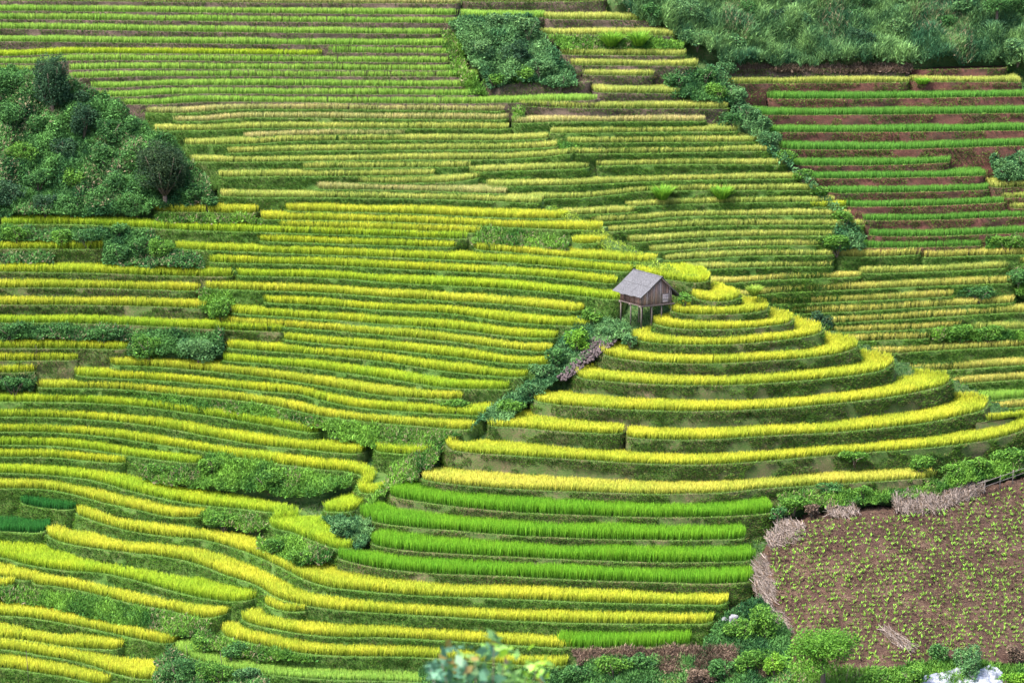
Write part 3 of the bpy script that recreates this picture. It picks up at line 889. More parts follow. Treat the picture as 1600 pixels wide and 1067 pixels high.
# low grass in every gap that no terrace covers
def gapgrass(layer, n, seed, box):
    r = np.random.default_rng(seed)
    u = r.uniform(box[0], box[2], n); v = r.uniform(box[1], box[3], n)
    k = inside(A_REGION, u, v) if layer == 'A' else ~inside(A_REGION, u, v - 0)
    k &= ~inside(PLOT, u, v)
    u, v = u[k], v[k]
    G = ground(u, v, layer, 2.45); m = len(u)
    tone = vnoise(G[:, 0] * .5, G[:, 1] * .4, G[:, 2] * .5, 3)[:, None]
    col = (np.array([.020, .075, .014]) * (1 - tone) + np.array([.075, .155, .024]) * tone) * np.exp(r.normal(0, .2, (m, 1)))
    di = np.stack([r.normal(0, .35, m), r.normal(-.35, .3, m), np.ones(m)], 1); di /= np.linalg.norm(di, axis=1, keepdims=True)
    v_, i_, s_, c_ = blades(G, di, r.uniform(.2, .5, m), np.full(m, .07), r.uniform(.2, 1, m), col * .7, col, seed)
    tag(mesh_np('grass', v_, i_, s_, M_GRASS, col=c_), kind='stuff')
gapgrass('A', 240000, 71, (-60, -40, 1660, 1110))
gapgrass('B', 120000, 72, (640, -40, 1660, 720))
# ------------------------------------------------------------------ bushes and trees
def crown_arrays(c, rx, ry, rz, n, leaf, sort, seed, lobes=9, grassy=0.0):
    r = np.random.default_rng(seed)
    c = np.asarray(c, float)
    th = r.uniform(0, 2 * np.pi, lobes); ph = r.uniform(-.7, 1.0, lobes)
    lc = np.stack([np.cos(th) * np.cos(ph), np.sin(th) * np.cos(ph), np.sin(ph)], 1) * r.uniform(.35, .68, (lobes, 1))
    lc = np.vstack([[0, 0, 0], lc]); lr = np.concatenate([[.6], r.uniform(.28, .46, lobes)])
    which = r.choice(lobes + 1, n, p=lr ** 2 / (lr ** 2).sum())
    d = r.normal(0, 1, (n, 3)); d /= np.linalg.norm(d, axis=1, keepdims=True)
    rad = lr[which] * r.uniform(.55, 1.0, n) ** .5 * np.exp(r.normal(0, .10, n))
    p = lc[which] + d * rad[:, None]
    gap = vnoise(p[:, 0] * 3.1 + seed, p[:, 1] * 3.1, p[:, 2] * 3.1, seed % 50)
    p = p[gap > .27]; which = which[gap > .27]; n = len(p)
    pos = c + p * [rx, ry, rz]
    c0, c1 = (np.array(k) for k in LEAFC[sort])
    lt = r.uniform(.1, .9, lobes + 1)[which]
    tone = np.clip(.55 * lt + .35 * vnoise(p[:, 0] * 5, p[:, 1] * 5, p[:, 2] * 5, 9) + r.normal(0, .17, n), 0, 1)[:, None]
    col = (c0 * (1 - tone) + c1 * tone) * np.exp(r.normal(0, .16, (n, 1)))
    if grassy:
        di = p * [1, 1, .3] + [0, 0, .9] + r.normal(0, .25, (n, 3)); di /= np.linalg.norm(di, axis=1, keepdims=True)
        return blades(pos, di, r.uniform(.4, .9, n) * grassy, np.full(n, .06), r.uniform(.3, 1, n), col * .75, col * 1.15, seed)
    return leafquads(pos, leaf * r.uniform(.6, 1.4, n), col, seed)

PLANT_N = 0
def bush(u, vb, wpx, hpx, sort, label, group=None, layer='A', leaf=.20, dens=1.0, off=-.1, name='bush', cat='bush', lobes=8):
    """wpx, hpx: how wide and tall it stands against the slope at its place"""
    global PLANT_N; PLANT_N += 1
    d = float(FIELD[layer](u, vb)) + off
    g = at(u, vb, d); sc = FPX / d
    w, h = wpx / sc, hpx / sc
    n = int(dens * (260 + 95 * w * h * (.2 / leaf) ** 1.5 * 3))
    root = empty(name, g)
    tag(root, label, cat, group)
    v, i, s, c = crown_arrays(g + [0, .1 * w, h * .42], w * .56, min(w, h) * .5, h * .58, n, leaf, sort, 2000 + PLANT_N, lobes)
    mesh_np('foliage', v, i, s, M_LEAF, col=c, origin=g, parent=root)
    mb = MB(); r = np.random.default_rng(PLANT_N)
    for k in range(4):
        e = g + [r.uniform(-.3, .3) * w, r.uniform(-.1, .25) * w, h * r.uniform(.5, .75)]
        m = (g + e) / 2 + [r.uniform(-.08, .08) * w, 0, .05 * h]
        mb.tube([g + [r.uniform(-.06, .06), 0, -.4], m, e], [.035 + .012 * h, .025 + .006 * h, .012], 5)
    mb.build('stem', M_BARK, origin=g, parent=root, smooth=True)
    return root

def tree(u, vb, wpx, hpx, sort, label, layer='A', leaf=.2, dens=1.0, trunk=.3, off=-.3, lobes=14, lean=0):
    global PLANT_N; PLANT_N += 1
    d = float(FIELD[layer](u, vb)) + off
    g = at(u, vb, d); sc = FPX / d; w, h = wpx / sc, hpx / sc
    root = empty('tree', g); tag(root, label, 'tree')
    ch = h * (1 - trunk * .6); cc = g + [lean, 0, h - ch * .5]
    v, i, s, c = crown_arrays(cc, w * .52, w * .48, ch * .52, int(dens * 110 * w * ch * (.2 / leaf) ** 2 * 2.2), leaf, sort, 3000 + PLANT_N, lobes)
    mesh_np('crown', v, i, s, M_LEAF, col=c, origin=g, parent=root)
    mb = MB(); r = np.random.default_rng(PLANT_N)
    tr = .035 * h
    fork = g + [lean * .4, 0, h * (trunk + .12)]
    mb.tube([g + [0, 0, -.6], g + [.02, 0, h * trunk * .5], fork], [tr * 1.35, tr, tr * .85], 9)
    for k in range(7):
        an = 2 * math.pi * (k + r.uniform(-.2, .2)) / 7
        e = cc + np.array([math.cos(an) * w * .34, math.sin(an) * w * .3, r.uniform(-.05, .34) * ch])
        m = fork * .5 + e * .5 + [0, 0, -.06 * h]
        mb.tube([fork - [0, 0, .1], m, e], [tr * .6, tr * .38, tr * .12], 6)
    mb.build('trunk', M_BARK, origin=g, parent=root, smooth=True)
    return root

def tuft(u, vb, wpx, hpx, label, layer='B', sort='bright'):
    """tall clump of reed-like grass"""
    global PLANT_N; PLANT_N += 1
    d = float(FIELD[layer](u, vb)) - .3; g = at(u, vb, d); sc = FPX / d; w, h = wpx / sc, hpx / sc
    r = np.random.default_rng(PLANT_N); n = 420
    a = r.uniform(0, 2 * np.pi, n); q = np.sqrt(r.random(n)) * w * .26
    b = g + np.stack([np.cos(a) * q, np.sin(a) * q, 0 * q], 1)
    di = np.stack([np.cos(a) * q / w * 1.6, np.sin(a) * q / w * 1.6, np.ones(n)], 1) + r.normal(0, .1, (n, 3)); di /= np.linalg.norm(di, axis=1, keepdims=True)
    c0, c1 = (np.array(k) for k in LEAFC[sort]); t = r.random((n, 1)); col = c0 * (1 - t) + c1 * t
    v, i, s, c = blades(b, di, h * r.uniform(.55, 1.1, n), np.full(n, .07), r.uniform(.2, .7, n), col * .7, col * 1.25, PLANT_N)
    tag(mesh_np('grass_tuft', v, i, s, M_GRASS, col=c, origin=g), label, 'grass tuft')

tree(82, 178, 64, 100, 'tree', 'tall narrow oval tree standing on top of the wooded knoll', leaf=.17, dens=1.5, trunk=.02, lobes=26)
tree(258, 318, 88, 108, 'olive', 'round dark tree with brownish crown at the foot of the wooded knoll', leaf=.17, dens=1.5, trunk=.0, lobes=30)
tree(1285, 1082, 132, 112, 'mid', 'broad light green tree growing at the lower corner of the ploughed field', leaf=.21, dens=1.3, trunk=.45, off=-1.2, lobes=16)
KN = ('dark leafy shrub crowding the wooded knoll', 'shrubs on the wooded knoll')
for k, (u, v, w, h, s) in enumerate([(15,150,58,48,'dark'),(48,162,40,34,'dark'),(120,178,48,38,'tree'),(20,205,62,52,'dark'),(62,215,44,44,'dark'),(130,215,50,62,'tree'),(175,225,56,48,'dark'),
        (210,215,48,40,'dark'),(100,255,48,50,'tree'),(30,260,54,44,'leafy'),(160,262,52,46,'dark'),(205,260,50,44,'dark'),(60,300,56,44,'dark'),(120,300,44,40,'leafy'),
        (150,325,52,40,'dark'),(190,310,52,46,'dark'),(215,334,46,38,'dark'),(15,325,60,46,'tree'),(70,338,54,38,'tree'),(112,336,50,34,'dark'),(305,318,44,40,'dark'),(325,326,30,30,'dark'),(240,240,30,30,'dark')]):
    bush(u, v, w, h, s, KN[0], KN[1], name='shrub', cat='shrub')
B1 = [
 (25,382,48,34,'leafy','rounded leafy bush at the hill edge beneath the wooded knoll'), (98,384,46,32,'leafy','light green bush on the earth bank beneath the wooded knoll'),
 (138,386,58,38,'dark','large dark bush on the bank beneath the wooded knoll, beside the light green one'), (188,412,52,36,'dark','dark spreading bush at the end of the short ripe terrace'),
 (222,398,46,34,'dark','middle dark bush in the row under the green strip'), (252,408,50,44,'leafy','leafy bush tumbling down the gap between ripe terraces'), (290,422,52,28,'dark','low dark bush above the yellow terrace end'),
 (185,368,34,24,'dark','small dark bush just under the long green strip'), (20,532,66,30,'dark','dark low bush under the sixth ripe strip, at the hill edge'), (90,530,70,28,'dark','dark wide bush under the sixth ripe strip, between two others'), (160,536,70,30,'dark','dark bush under the sixth ripe strip, beside the large-leaved bush'),
 (232,562,66,44,'leafy','leafy green bush beside the large-leaved bluish bush'), (310,568,76,48,'blue','bluish large-leaved bush between two broken terraces'), (22,614,62,32,'dark','dark dense bush over the first winding low terrace'),
 (345,500,40,40,'leafy','bright grassy bush spilling between two ripe terraces'), (640,636,0,0,'',''),
 (712,640,50,18,'leafy','flat leafy bush where the slope meets the gully under the mound'),
 (535,842,44,38,'blue','blue-green bush beside the golden corner plot'), (428,868,40,34,'leafy','grassy bush below the golden corner plot'), (470,886,50,34,'leafy','leafy bush beside the bright green terrace end'),
 (265,748,70,26,'leafy','low grassy bush between the broad yellow terraces'), (330,742,46,34,'leafy','rounded grassy hummock beside a golden terrace bend'), (420,766,80,38,'leafy','wide grassy bush on the slope above the broad yellow plot'), (350,826,64,28,'leafy','grassy bush at the tip of a narrow yellow terrace'),
 (900,550,44,42,'bright','bright yellow-green bush beside the rubble gully below the hut'), (1068,478,26,24,'leafy','small leafy bush against the gable of the stilt hut'),
 (850,592,54,26,'blue','pale bluish shrub halfway down the rubble gully'), (830,622,48,30,'blue','pale shrub low in the rubble gully beside the mound'), (800,650,44,28,'leafy','green shrub at the bottom of the rubble gully'), (952,528,40,20,'blue','grey-green shrub under the stilts of the hut'), (925,505,34,30,'leafy','green shrub at the terrace end left bare beside the hut stilts'),
 (870,575,36,36,'dark','dark shrub beside the rubble gully'), (985,543,30,22,'blue','small pale shrub at the edge of a mound ring'),
 (285,1066,74,48,'dark','dark bush in front of the fresh green plot, at the lowest bend'), (340,1072,80,42,'leafy','leafy bush at the lower edge of the fresh green plot'), (390,1064,50,26,'blue','grey-green low bush under the fresh green plot'), (318,1018,40,26,'leafy','little bush above the fresh green plot'), (362,1030,52,28,'dark','dark hedge-like bush above the fresh green plot'),
 (905,1068,70,34,'dark','dark bush at the lower edge beside the sapling'), (960,1058,70,34,'leafy','leafy bush under the dry grass bank'), (1000,1052,54,34,'dark','dark bush in the dry grass bank'), (1100,1072,60,34,'dry','brown dry bush below the bright green strip'),
 (1160,1000,56,44,'leafy','green bush just below the white boulder'), (1195,998,60,62,'leafy','tall grassy bush on the corner of the ploughed field'), (1180,1052,66,48,'leafy','leafy bush between the dry bank and the light green tree'), (1212,1058,40,46,'bright','bright bush touching the light green tree'), (1130,1062,54,40,'dark','dark bush beside the brown dry bush'),
 (1425,1078,56,48,'leafy','leafy bush beside the white plastic sheet'), (1515,1062,56,62,'blue','wispy grey-green shrub behind the white plastic sheet'), (1470,1036,40,34,'dark','dark shrub at the lower rim of the ploughed field'), (1580,1078,60,34,'bright','yellow-green bush in the lower corner beside the plastic sheet'), (1370,1076,70,36,'leafy','low bush between the light green tree and the plastic sheet'), (1590,1040,44,34,'dry','brown dry shrub above the yellow-green corner bush'),
 (1440,740,46,34,'leafy','leafy bush at the tip of the pale gold strip'), (1490,748,44,28,'leafy','bush above the big straw heap'), (1530,742,54,34,'leafy','bush behind the little pole rail'), (1580,730,60,34,'leafy','bush above the ploughed field, beyond the pole rail'), (1350,782,50,26,'leafy','low bush between the straw heaps'), (1240,800,54,26,'leafy','low bush beside the end of the bright green strip'), (1215,812,30,22,'dark','small dark bush at the corner of the bright green strip'),
 (1268,806,28,22,'dry','dry brown tuft-like shrub on the field corner'), (1335,724,56,24,'leafy','leafy bush on the grassy bank under the lowest mound ring'), (1300,775,50,22,'dark','dark bush under the pale gold strip'),
]
for u, v, w, h, s, lab in B1:
    if w: bush(u, v, w, h, s, lab, layer='A', name='bush', cat='bush')
B2 = [(742,60,50,34,'thicket'),(785,52,60,34,'thicket'),(825,64,52,40,'thicket'),(752,98,52,44,'thicket'),(800,104,64,44,'tree'),(845,124,60,38,'blue'),(812,132,46,30,'leafy'),(875,140,46,30,'blue'),(728,76,26,26,'leafy'),(772,136,40,24,'leafy')]
for u, v, w, h, s in B2: bush(u, v, w, h, s, 'dense scrub bush in the gully between lime green and short yellow terraces', 'bushes in the scrub gully', layer='B', name='bush', cat='bush')
B3 = [(1060,140,40,26,'dark'),(1100,130,44,30,'dark'),(1120,158,46,30,'leafy'),(1150,165,40,36,'blue'),(1135,118,36,24,'blue'),(1165,190,44,34,'blue'),(1190,208,44,32,'blue'),(1205,232,42,32,'blue'),(1228,256,40,26,'leafy'),(1145,200,44,28,'dark'),(1255,285,38,26,'leafy'),(1280,308,34,22,'leafy'),(1320,352,40,26,'leafy')]
for u, v, w, h, s in B3: bush(u, v, w, h, s, 'shrub on the bushy ridge between olive terraces and red earth terraces', 'shrubs on the bushy ridge', layer='B', name='shrub', cat='shrub')
B4 = [(1308,396,58,34,'leafy','large round green bush at the lower end of the bushy ridge'),(1575,284,60,40,'blue','bluish bush at the end of a red earth terrace'),(1600,262,44,30,'blue','bluish bush higher up beside the red slip'),(1575,392,60,26,'leafy','leafy bush at the end of the lowest vivid green strip'),
      (1592,448,40,36,'dark','dark bush at the hill edge over the straw gold strips'),(1284,518,38,36,'tree','dark conical shrub standing just behind the mound'),(1500,530,44,26,'leafy','leafy bush beside a gap in the straw gold strips'),(1545,534,60,26,'leafy','low bush between straw gold strips'),
      (1430,460,0,0,'',''),(1530,468,60,24,'dark','dark bush beneath the seventh straw gold strip')]
for u, v, w, h, s, lab in B4:
    if w: bush(u, v, w, h, s, lab, layer='B')
TH = ('tall bush standing out of the hilltop thicket', 'bushes standing out of the hilltop thicket')
rr = np.random.default_rng(5)
for k, (u, v) in enumerate([(1075,40),(1165,30),(1150,85),(1215,40),(1260,60),(1330,40),(1345,20),(1350,85),(1400,60),(1470,50),(1500,30),(1550,60),(1590,100),(1590,30),(1090,75),(1245,15),(1420,15),(1020,35)]):
    bush(u, v, rr.uniform(34, 60), rr.uniform(30, 50), ('thicket', 'dark', 'blue', 'tree')[k % 4], *TH, layer='B')
tree(1557, 42, 60, 64, 'dark', 'slim dark tree with a bare trunk at the top of the thicket', layer='B', dens=.8, trunk=.45)
tuft(955, 72, 34, 26, 'taller bright clump of reedy grass on the short yellow terraces', 'B'); tuft(998, 72, 26, 26, 'narrower bright clump of reedy grass on the short yellow terraces', 'B')
tuft(1035, 312, 26, 26, 'bright reedy clump in the hollow, the one closer to the open slope', 'B'); tuft(1128, 311, 26, 24, 'bright reedy clump in the hollow, the one closer to the bushy ridge', 'B')
tuft(1441, 131, 34, 10, 'low bright green tuft on the uppermost terrace over red earth', 'B')
tuft(1178, 462, 20, 18, 'pale grassy clump beside the topmost mound rings', 'A', 'lawn')
# ------------------------------------------------------------------ stilt hut
def plank_mat():
    m, nt, out = new_mat('weathered_plank'); L = nt.links.new
    a = nd(nt, 'ShaderNodeVertexColor'); a.layer_name = 'Col'
    tc = nd(nt, 'ShaderNodeTexCoord'); mp = nd(nt, 'ShaderNodeMapping'); mp.inputs['Scale'].default_value = (6, 6, .6)
    L(tc.outputs['Object'], mp.inputs['Vector'])
    n = nd(nt, 'ShaderNodeTexNoise', Scale=4.0, Detail=6.0, Roughness=.7); L(mp.outputs[0], n.inputs['Vector'])
    mr = nd(nt, 'ShaderNodeMapRange'); mr.inputs['To Min'].default_value = .55; mr.inputs['To Max'].default_value = 1.4; mr.inputs['From Min'].default_value = .3; mr.inputs['From Max'].default_value = .7
    L(n.outputs['Fac'], mr.inputs['Value'])
    mx = nd(nt, 'ShaderNodeVectorMath', operation='SCALE'); L(a.outputs[0], mx.inputs[0]); L(mr.outputs[0], mx.inputs['Scale'])
    p = nd(nt, 'ShaderNodeBsdfPrincipled', Roughness=.85); p.inputs['Specular IOR Level'].default_value = .2
    b = nd(nt, 'ShaderNodeBump', Strength=.5, Distance=.02); L(n.outputs['Fac'], b.inputs['Height']); L(b.outputs[0], p.inputs['Normal'])
    L(mx.outputs[0], p.inputs['Base Color']); L(p.outputs[0], out.inputs['Surface'])
    return m
M_PLANK = plank_mat()
M_ROOF = wood_mat('weathered_roof_sheet', (.019, .019, .022), (.088, .087, .098), rough=.6, along=(1.4, .5, .5), spec=.3)
M_POST = wood_mat('old_post', (.05, .04, .035), (.14, .115, .10))

def hut():
    d0 = float(FA(1002, 503)) - 1.3
    c0 = at(1002, 477.6, d0)
    root_p = c0 - np.array([0, 0, 1.45])
    X = np.array([2.76, 1.15, 0.0]); Y = np.array([-1.86, 2.35, 0.0]); Z = np.array([0, 0, 1.0])   # along the gable, along the side
    root = empty('stilt_hut', root_p)
    tag(root, 'weathered wooden hut on stilts with a grey gabled roof beside the conical mound', 'hut')
    lx, ly = np.linalg.norm(X), np.linalg.norm(Y); ux, uy = X / lx, Y / ly
    nx = np.array([ux[1], -ux[0], 0]); ny = np.array([-uy[1], uy[0], 0]) * 1.0                    # outward from gable; outward from side
    if ny @ X > 0: ny = -ny
    q = lambda a, b, z: c0 + X * a + Y * b + Z * z
    HW, HA, AX = 1.02, 2.50, .60
    hL = lambda a: HW + (HA - HW) * a / AX if a < AX else HA - (HA - 1.30) * (a - AX) / (1 - AX)
    def planks(name, org, along, length, hfun, outn, n, seed, tint, hole=None):
        r = np.random.default_rng(seed); V = []; F = []; C = []
        for i in range(n):
            a0, a1 = i / n + .0025, (i + 1) / n - .0025
            cc = np.array(tint[r.integers(len(tint))]) * np.exp(r.normal(0, .22))
            t = r.uniform(0, .018); b = len(V)
            z0 = r.uniform(-.04, .0)
            for (a, z) in ((a0, z0), (a1, z0), (a1, hfun(a1)), (a0, hfun(a0))):
                for o in (-.03, .012 + t):
                    V.append(org + along * a + Z * z + outn * o); C.append(cc)
            ids = lambda k, o: b + 2 * k + o
            F += [[ids(0,1), ids(1,1), ids(2,1), ids(3,1)], [ids(3,0), ids(2,0), ids(1,0), ids(0,0)]]
            for k in range(4): F.append([ids(k,0), ids((k+1)%4,0), ids((k+1)%4,1), ids(k,1)])
        mesh_np(name, np.array(V), [i for f in F for i in f], [len(f) for f in F], M_PLANK, col=np.array(C), origin=root_p, parent=root)
    grey = [(.20, .125, .10), (.27, .195, .175), (.15, .10, .085), (.24, .145, .10), (.25, .19, .18), (.11, .075, .065)]
    brown = [(.125, .070, .058), (.15, .085, .07), (.10, .06, .052), (.17, .105, .09)]
    planks('wall', q(0, 0, .02), X, lx, hL, nx, 13, 1, grey)
    planks('wall', q(0, 0, .02), Y, ly, lambda a: HW, ny, 11, 2, brown)
    planks('wall', q(1, 0, .02), Y, ly, lambda a: 1.28, -ny, 11, 3, brown)
    planks('wall', q(0, 1, .02), X, lx, hL, -nx, 12, 4, brown)
    # door set in the gable
    V = MB()
    R = np.stack([ux, nx, Z], 1)
    for k, a in enumerate((.735, .805, .875)): V.box(q(a, 0, .48) + nx * .055, .195, .03, .80, R)
    V.box(q(.805, 0, .2) + nx * .082, .58, .022, .07, R); V.box(q(.805, 0, .76) + nx * .082, .58, .022, .07, R)
    door = V.build('door', wood_mat('door_board', (.17, .14, .145), (.29, .245, .25)), origin=root_p, parent=root)
    tag(door, 'small boarded door at one side of the gable')
    V = MB(); V.box(q(.70, 0, .46) + nx * .05, .05, .06, .95, R); V.box(q(.915, 0, .46) + nx * .05, .05, .06, .95, R); V.box(q(.805, 0, .93) + nx * .052, .75, .06, .06, R)
    V.build('door_frame', M_POST, origin=root_p, parent=root)
    V = MB(); V.tube([q(0, 0, -.02) + nx * .04 - ux * .03, q(0, 0, HW)  + nx * .04 - ux * .03], .05, 8); V.build('corner_post', M_POST, origin=root_p, parent=root)
    V = MB(); V.tube([q(1, 0, -.02) + nx * .04 + ux * .02, q(1, 0, 1.22)  + nx * .04 + ux * .02], .05, 8); V.build('corner_post', M_POST, origin=root_p, parent=root)
    # floor
    V = MB()
    V.poly([q(-.03, -.05, -.02), q(1.10, -.05, -.02), q(1.10, 1.03, -.02), q(-.03, 1.03, -.02)]); V.poly([q(-.03, 1.03, -.10), q(1.10, 1.03, -.10), q(1.10, -.05, -.10), q(-.03, -.05, -.10)])
    for a, b in (((-.03, -.05), (1.10, -.05)), ((1.10, -.05), (1.10, 1.03)), ((1.10, 1.03), (-.03, 1.03)), ((-.03, 1.03), (-.03, -.05))):
        V.poly([q(*a, -.10), q(*b, -.10), q(*b, -.02), q(*a, -.02)])
    V.build('floor', wood_mat('floor_board', (.055, .042, .038), (.12, .095, .085)), origin=root_p, parent=root)
    for k, b in enumerate((.03, .5, .97)):
        V = MB(); V.tube([q(-.06, b, -.15), q(1.14, b, -.15)], .06, 8); V.build('floor_beam', M_POST, origin=root_p, parent=root)
    for a, b, dz in ((.0, .0, 1.6), (.0, .5, 1.75), (.0, .97, 1.75), (.35, .0, 1.5), (.35, .6, 1.5), (.68, .0, 1.2), (.68, .9, 1.4), (1.0, .0, .9), (1.0, .95, 1.2)):
        V = MB(); V.tube([q(a, b, -dz - .5), q(a, b, -dz * .5) + [.02, 0, 0], q(a, b, -.09)], [.075, .07, .065], 9); V.build('stilt', M_POST, origin=root_p, parent=root, smooth=True)
    # roof: two slopes of overlapping sheets
    ov_f, ov_b = -.13, 1.20
    def slope(a0, z0, a1, z1, name, seed, sheets):
        r = np.random.default_rng(seed); V = MB()
        for row in range(2):
            t0, t1 = (0, .54) if row == 0 else (.5, 1.0)
            for k in range(sheets):
                b0 = ov_f + (ov_b - ov_f) * k / sheets; b1 = ov_f + (ov_b - ov_f) * (k + 1) / sheets + .012
                lift = (.035 if row == 1 else 0) + .012 * (k % 2) + r.uniform(0, .012)
                jl = r.uniform(-.02, .02) if row == 0 else 0
                ta, tb = t0 + jl, t1
                pa = lambda t, b, l: q(a0 + (a1 - a0) * t, b, z0 + (z1 - z0) * t - .06 * math.sin(math.pi * t) * .6 + l)
                n = 4; top = []; bot = []
                for i in range(n + 1):
                    t = ta + (tb - ta) * i / n
                    top.append((pa(t, b0, lift + .03), pa(t, b1, lift + .03))); bot.append((pa(t, b0, lift), pa(t, b1, lift)))
                for i in range(n):
                    V.poly([top[i][0], top[i][1], top[i+1][1], top[i+1][0]]); V.poly([bot[i][1], bot[i][0], bot[i+1][0], bot[i+1][1]])
                    V.poly([bot[i][0], top[i][0], top[i+1][0], bot[i+1][0]]); V.poly([top[i][1], bot[i][1], bot[i+1][1], top[i+1][1]])
                V.poly([bot[0][0], bot[0][1], top[0][1], top[0][0]]); V.poly([bot[n][1], bot[n][0], top[n][0], top[n][1]])
        return V.build('roof_sheet' if False else name, M_ROOF, origin=root_p, parent=root)
    sl = (HA - HW) / AX
    roof1 = slope(-.13, HW - .13 * sl + .06, AX, HA + .06, 'roof', 1, 7)
    sr = (HA - 1.30) / (1 - AX)
    roof2 = slope(1.30, 1.30 - .30 * sr + .06, AX, HA + .06, 'roof', 2, 7)
    V = MB(); V.tube([q(AX, ov_f - .02, HA + .10), q(AX, ov_b + .02, HA + .10)], .07, 8); V.build('ridge_pole', M_ROOF, origin=root_p, parent=root)
    V = MB(); V.tube([q(-.10, ov_f + .02, HW - .10 * sl - .01), q(AX, ov_f + .02, HA - .03)], .04, 6); V.build('rafter', M_POST, origin=root_p, parent=root)
    V = MB(); V.tube([q(1.28, ov_f + .02, 1.30 - .28 * sr - .01), q(AX, ov_f + .02, HA - .03)], .04, 6); V.build('rafter', M_POST, origin=root_p, parent=root)
hut()

# ------------------------------------------------------------------ maize seedlings
def seedling_mesh(seed):
    r = np.random.default_rng(seed); n = 8
    a = np.sort(r.uniform(0, 2 * np.pi, n)); b = np.stack([np.cos(a) * .02, np.sin(a) * .02, r.uniform(0, .12, n)], 1)
    di = np.stack([np.cos(a) * .55, np.sin(a) * .55, np.ones(n)], 1); di[:2] *= [.4, .4, 1]; di /= np.linalg.norm(di, axis=1, keepdims=True)
    col = jitter((.150, .280, .035), n, .22, seed)
    v, i, s, c = blades(b, di, r.uniform(.32, .62, n), np.full(n, .085), r.uniform(.5, 1.1, n), col * .8, col, seed)
    return v, i, s, c
pts = []
us = np.arange(1192, 1670, 7.4)
row = 0
for v in np.arange(742, 1062, 6.8):
    row += 1
    for u in us:
        uu = u + (row % 2) * 3.7 + RNG.normal(0, 1.6); vv = v + RNG.normal(0, .7) - .055 * (uu - 1400)
        if RNG.random() < .16: continue
        pts.append((uu, vv))
pts = np.array(pts); pts = pts[inside([(1200,868),(1262,815),(1395,806),(1475,798),(1545,772),(1600,755),(1680,735),(1680,1050),(1600,1040),(1480,1020),(1400,1040),(1330,1035),(1250,1040),(1240,985),(1210,930)], pts[:, 0], pts[:, 1])]
pts = pts[~inside([(1372,985),(1392,982),(1432,1012),(1400,1012)], pts[:, 0], pts[:, 1])]
Gp = ground(pts[:, 0], pts[:, 1], 'A', -.06)
inview = (pts[:, 0] < 1600) & (pts[:, 1] < 1060)
order = np.argsort(Gp[:, 1]); order = order[inview[order]]
named = set(order[:298].tolist())
protos = []
for k in range(5):
    v, i, s, c = seedling_mesh(60 + k); o = mesh_np('maize_seedling', v, i, s, M_GRASS, col=c); protos.append(o)
    tag(o, 'small yellow-green maize seedling in the lower half of the ploughed field', 'seedling', 'maize seedlings in the ploughed field')
rest = []
used = 0
for j, g in enumerate(Gp):
    sc = RNG.uniform(.45, .85); rz = RNG.uniform(0, 6.28)
    if j in named:
        src = protos[used % 5]; o = src if used < 5 else src.copy()
        if used >= 5: COL.objects.link(o)
        o.location = Vector(g); o.rotation_euler = (0, 0, rz); o.scale = (sc, sc, sc); used += 1
    else:
        v, i, s, c = seedling_mesh(60 + j % 5); ca, sa = math.cos(rz), math.sin(rz)
        v = (v @ np.array([[ca, sa, 0], [-sa, ca, 0], [0, 0, 1]])) * sc + g
        rest.append((v, i, s, c))
v, i, s, c = join(rest)
tag(mesh_np('maize_seedling_bed', v, i, s, M_GRASS, col=c), kind='stuff')

# small weeds and straw litter over the plot
def litter():
    r = np.random.default_rng(9); n = 30000
    u = r.uniform(1190, 1660, n); v = r.uniform(740, 1060, n); k = inside(PLOT, u, v); u, v = u[k], v[k]
    dryness = vnoise(u * .012, v * .014, 0, 5) + np.clip((1330 - u) / 260, 0, .5)
    k = r.random(len(u)) < np.clip(dryness - .25, .16, 1); u, v = u[k], v[k]; n = len(u)
    g = ground(u, v, 'A', -.1); a = r.uniform(0, 6.28, n)
    di = np.stack([np.cos(a), np.sin(a), r.uniform(.0, .5, n)], 1); di /= np.linalg.norm(di, axis=1, keepdims=True)
    t = r.random((n, 1)); col = (np.array([.17, .115, .085]) * (1 - t) + np.array([.10, .115, .03]) * t) * np.exp(r.normal(0, .45, (n, 1)))
    v_, i_, s_, c_ = blades(g, di, r.uniform(.08, .32, n), np.full(n, .04), r.uniform(0, .5, n), col, col, 4)
    tag(mesh_np('litter', v_, i_, s_, M_GRASS, col=c_), kind='stuff')
litter()

def clods():
    r = np.random.default_rng(19); n = 16000
    u = r.uniform(1190, 1660, n); v = r.uniform(740, 1060, n); k = inside(PLOT, u, v); u, v = u[k], v[k]; n = len(u)
    g = ground(u, v, 'A', -.05); s = r.uniform(.05, .17, n) * r.uniform(.5, 1, n)
    T = r.normal(0, 1, (n, 4, 3)); T /= np.linalg.norm(T, axis=2, keepdims=True); T[:, :, 2] = np.abs(T[:, :, 2]) * .8 - .2
    V = (g[:, None] + T * s[:, None, None]).reshape(-1, 3); kk = np.arange(n)[:, None] * 4
    Q = np.concatenate([kk + [0, 1, 2], kk + [0, 2, 3], kk + [0, 3, 1], kk + [1, 3, 2]], 1).ravel()
    tag(mesh_np('clods', V, Q, np.full(4 * n, 3), M_FIELD), kind='stuff')
clods()

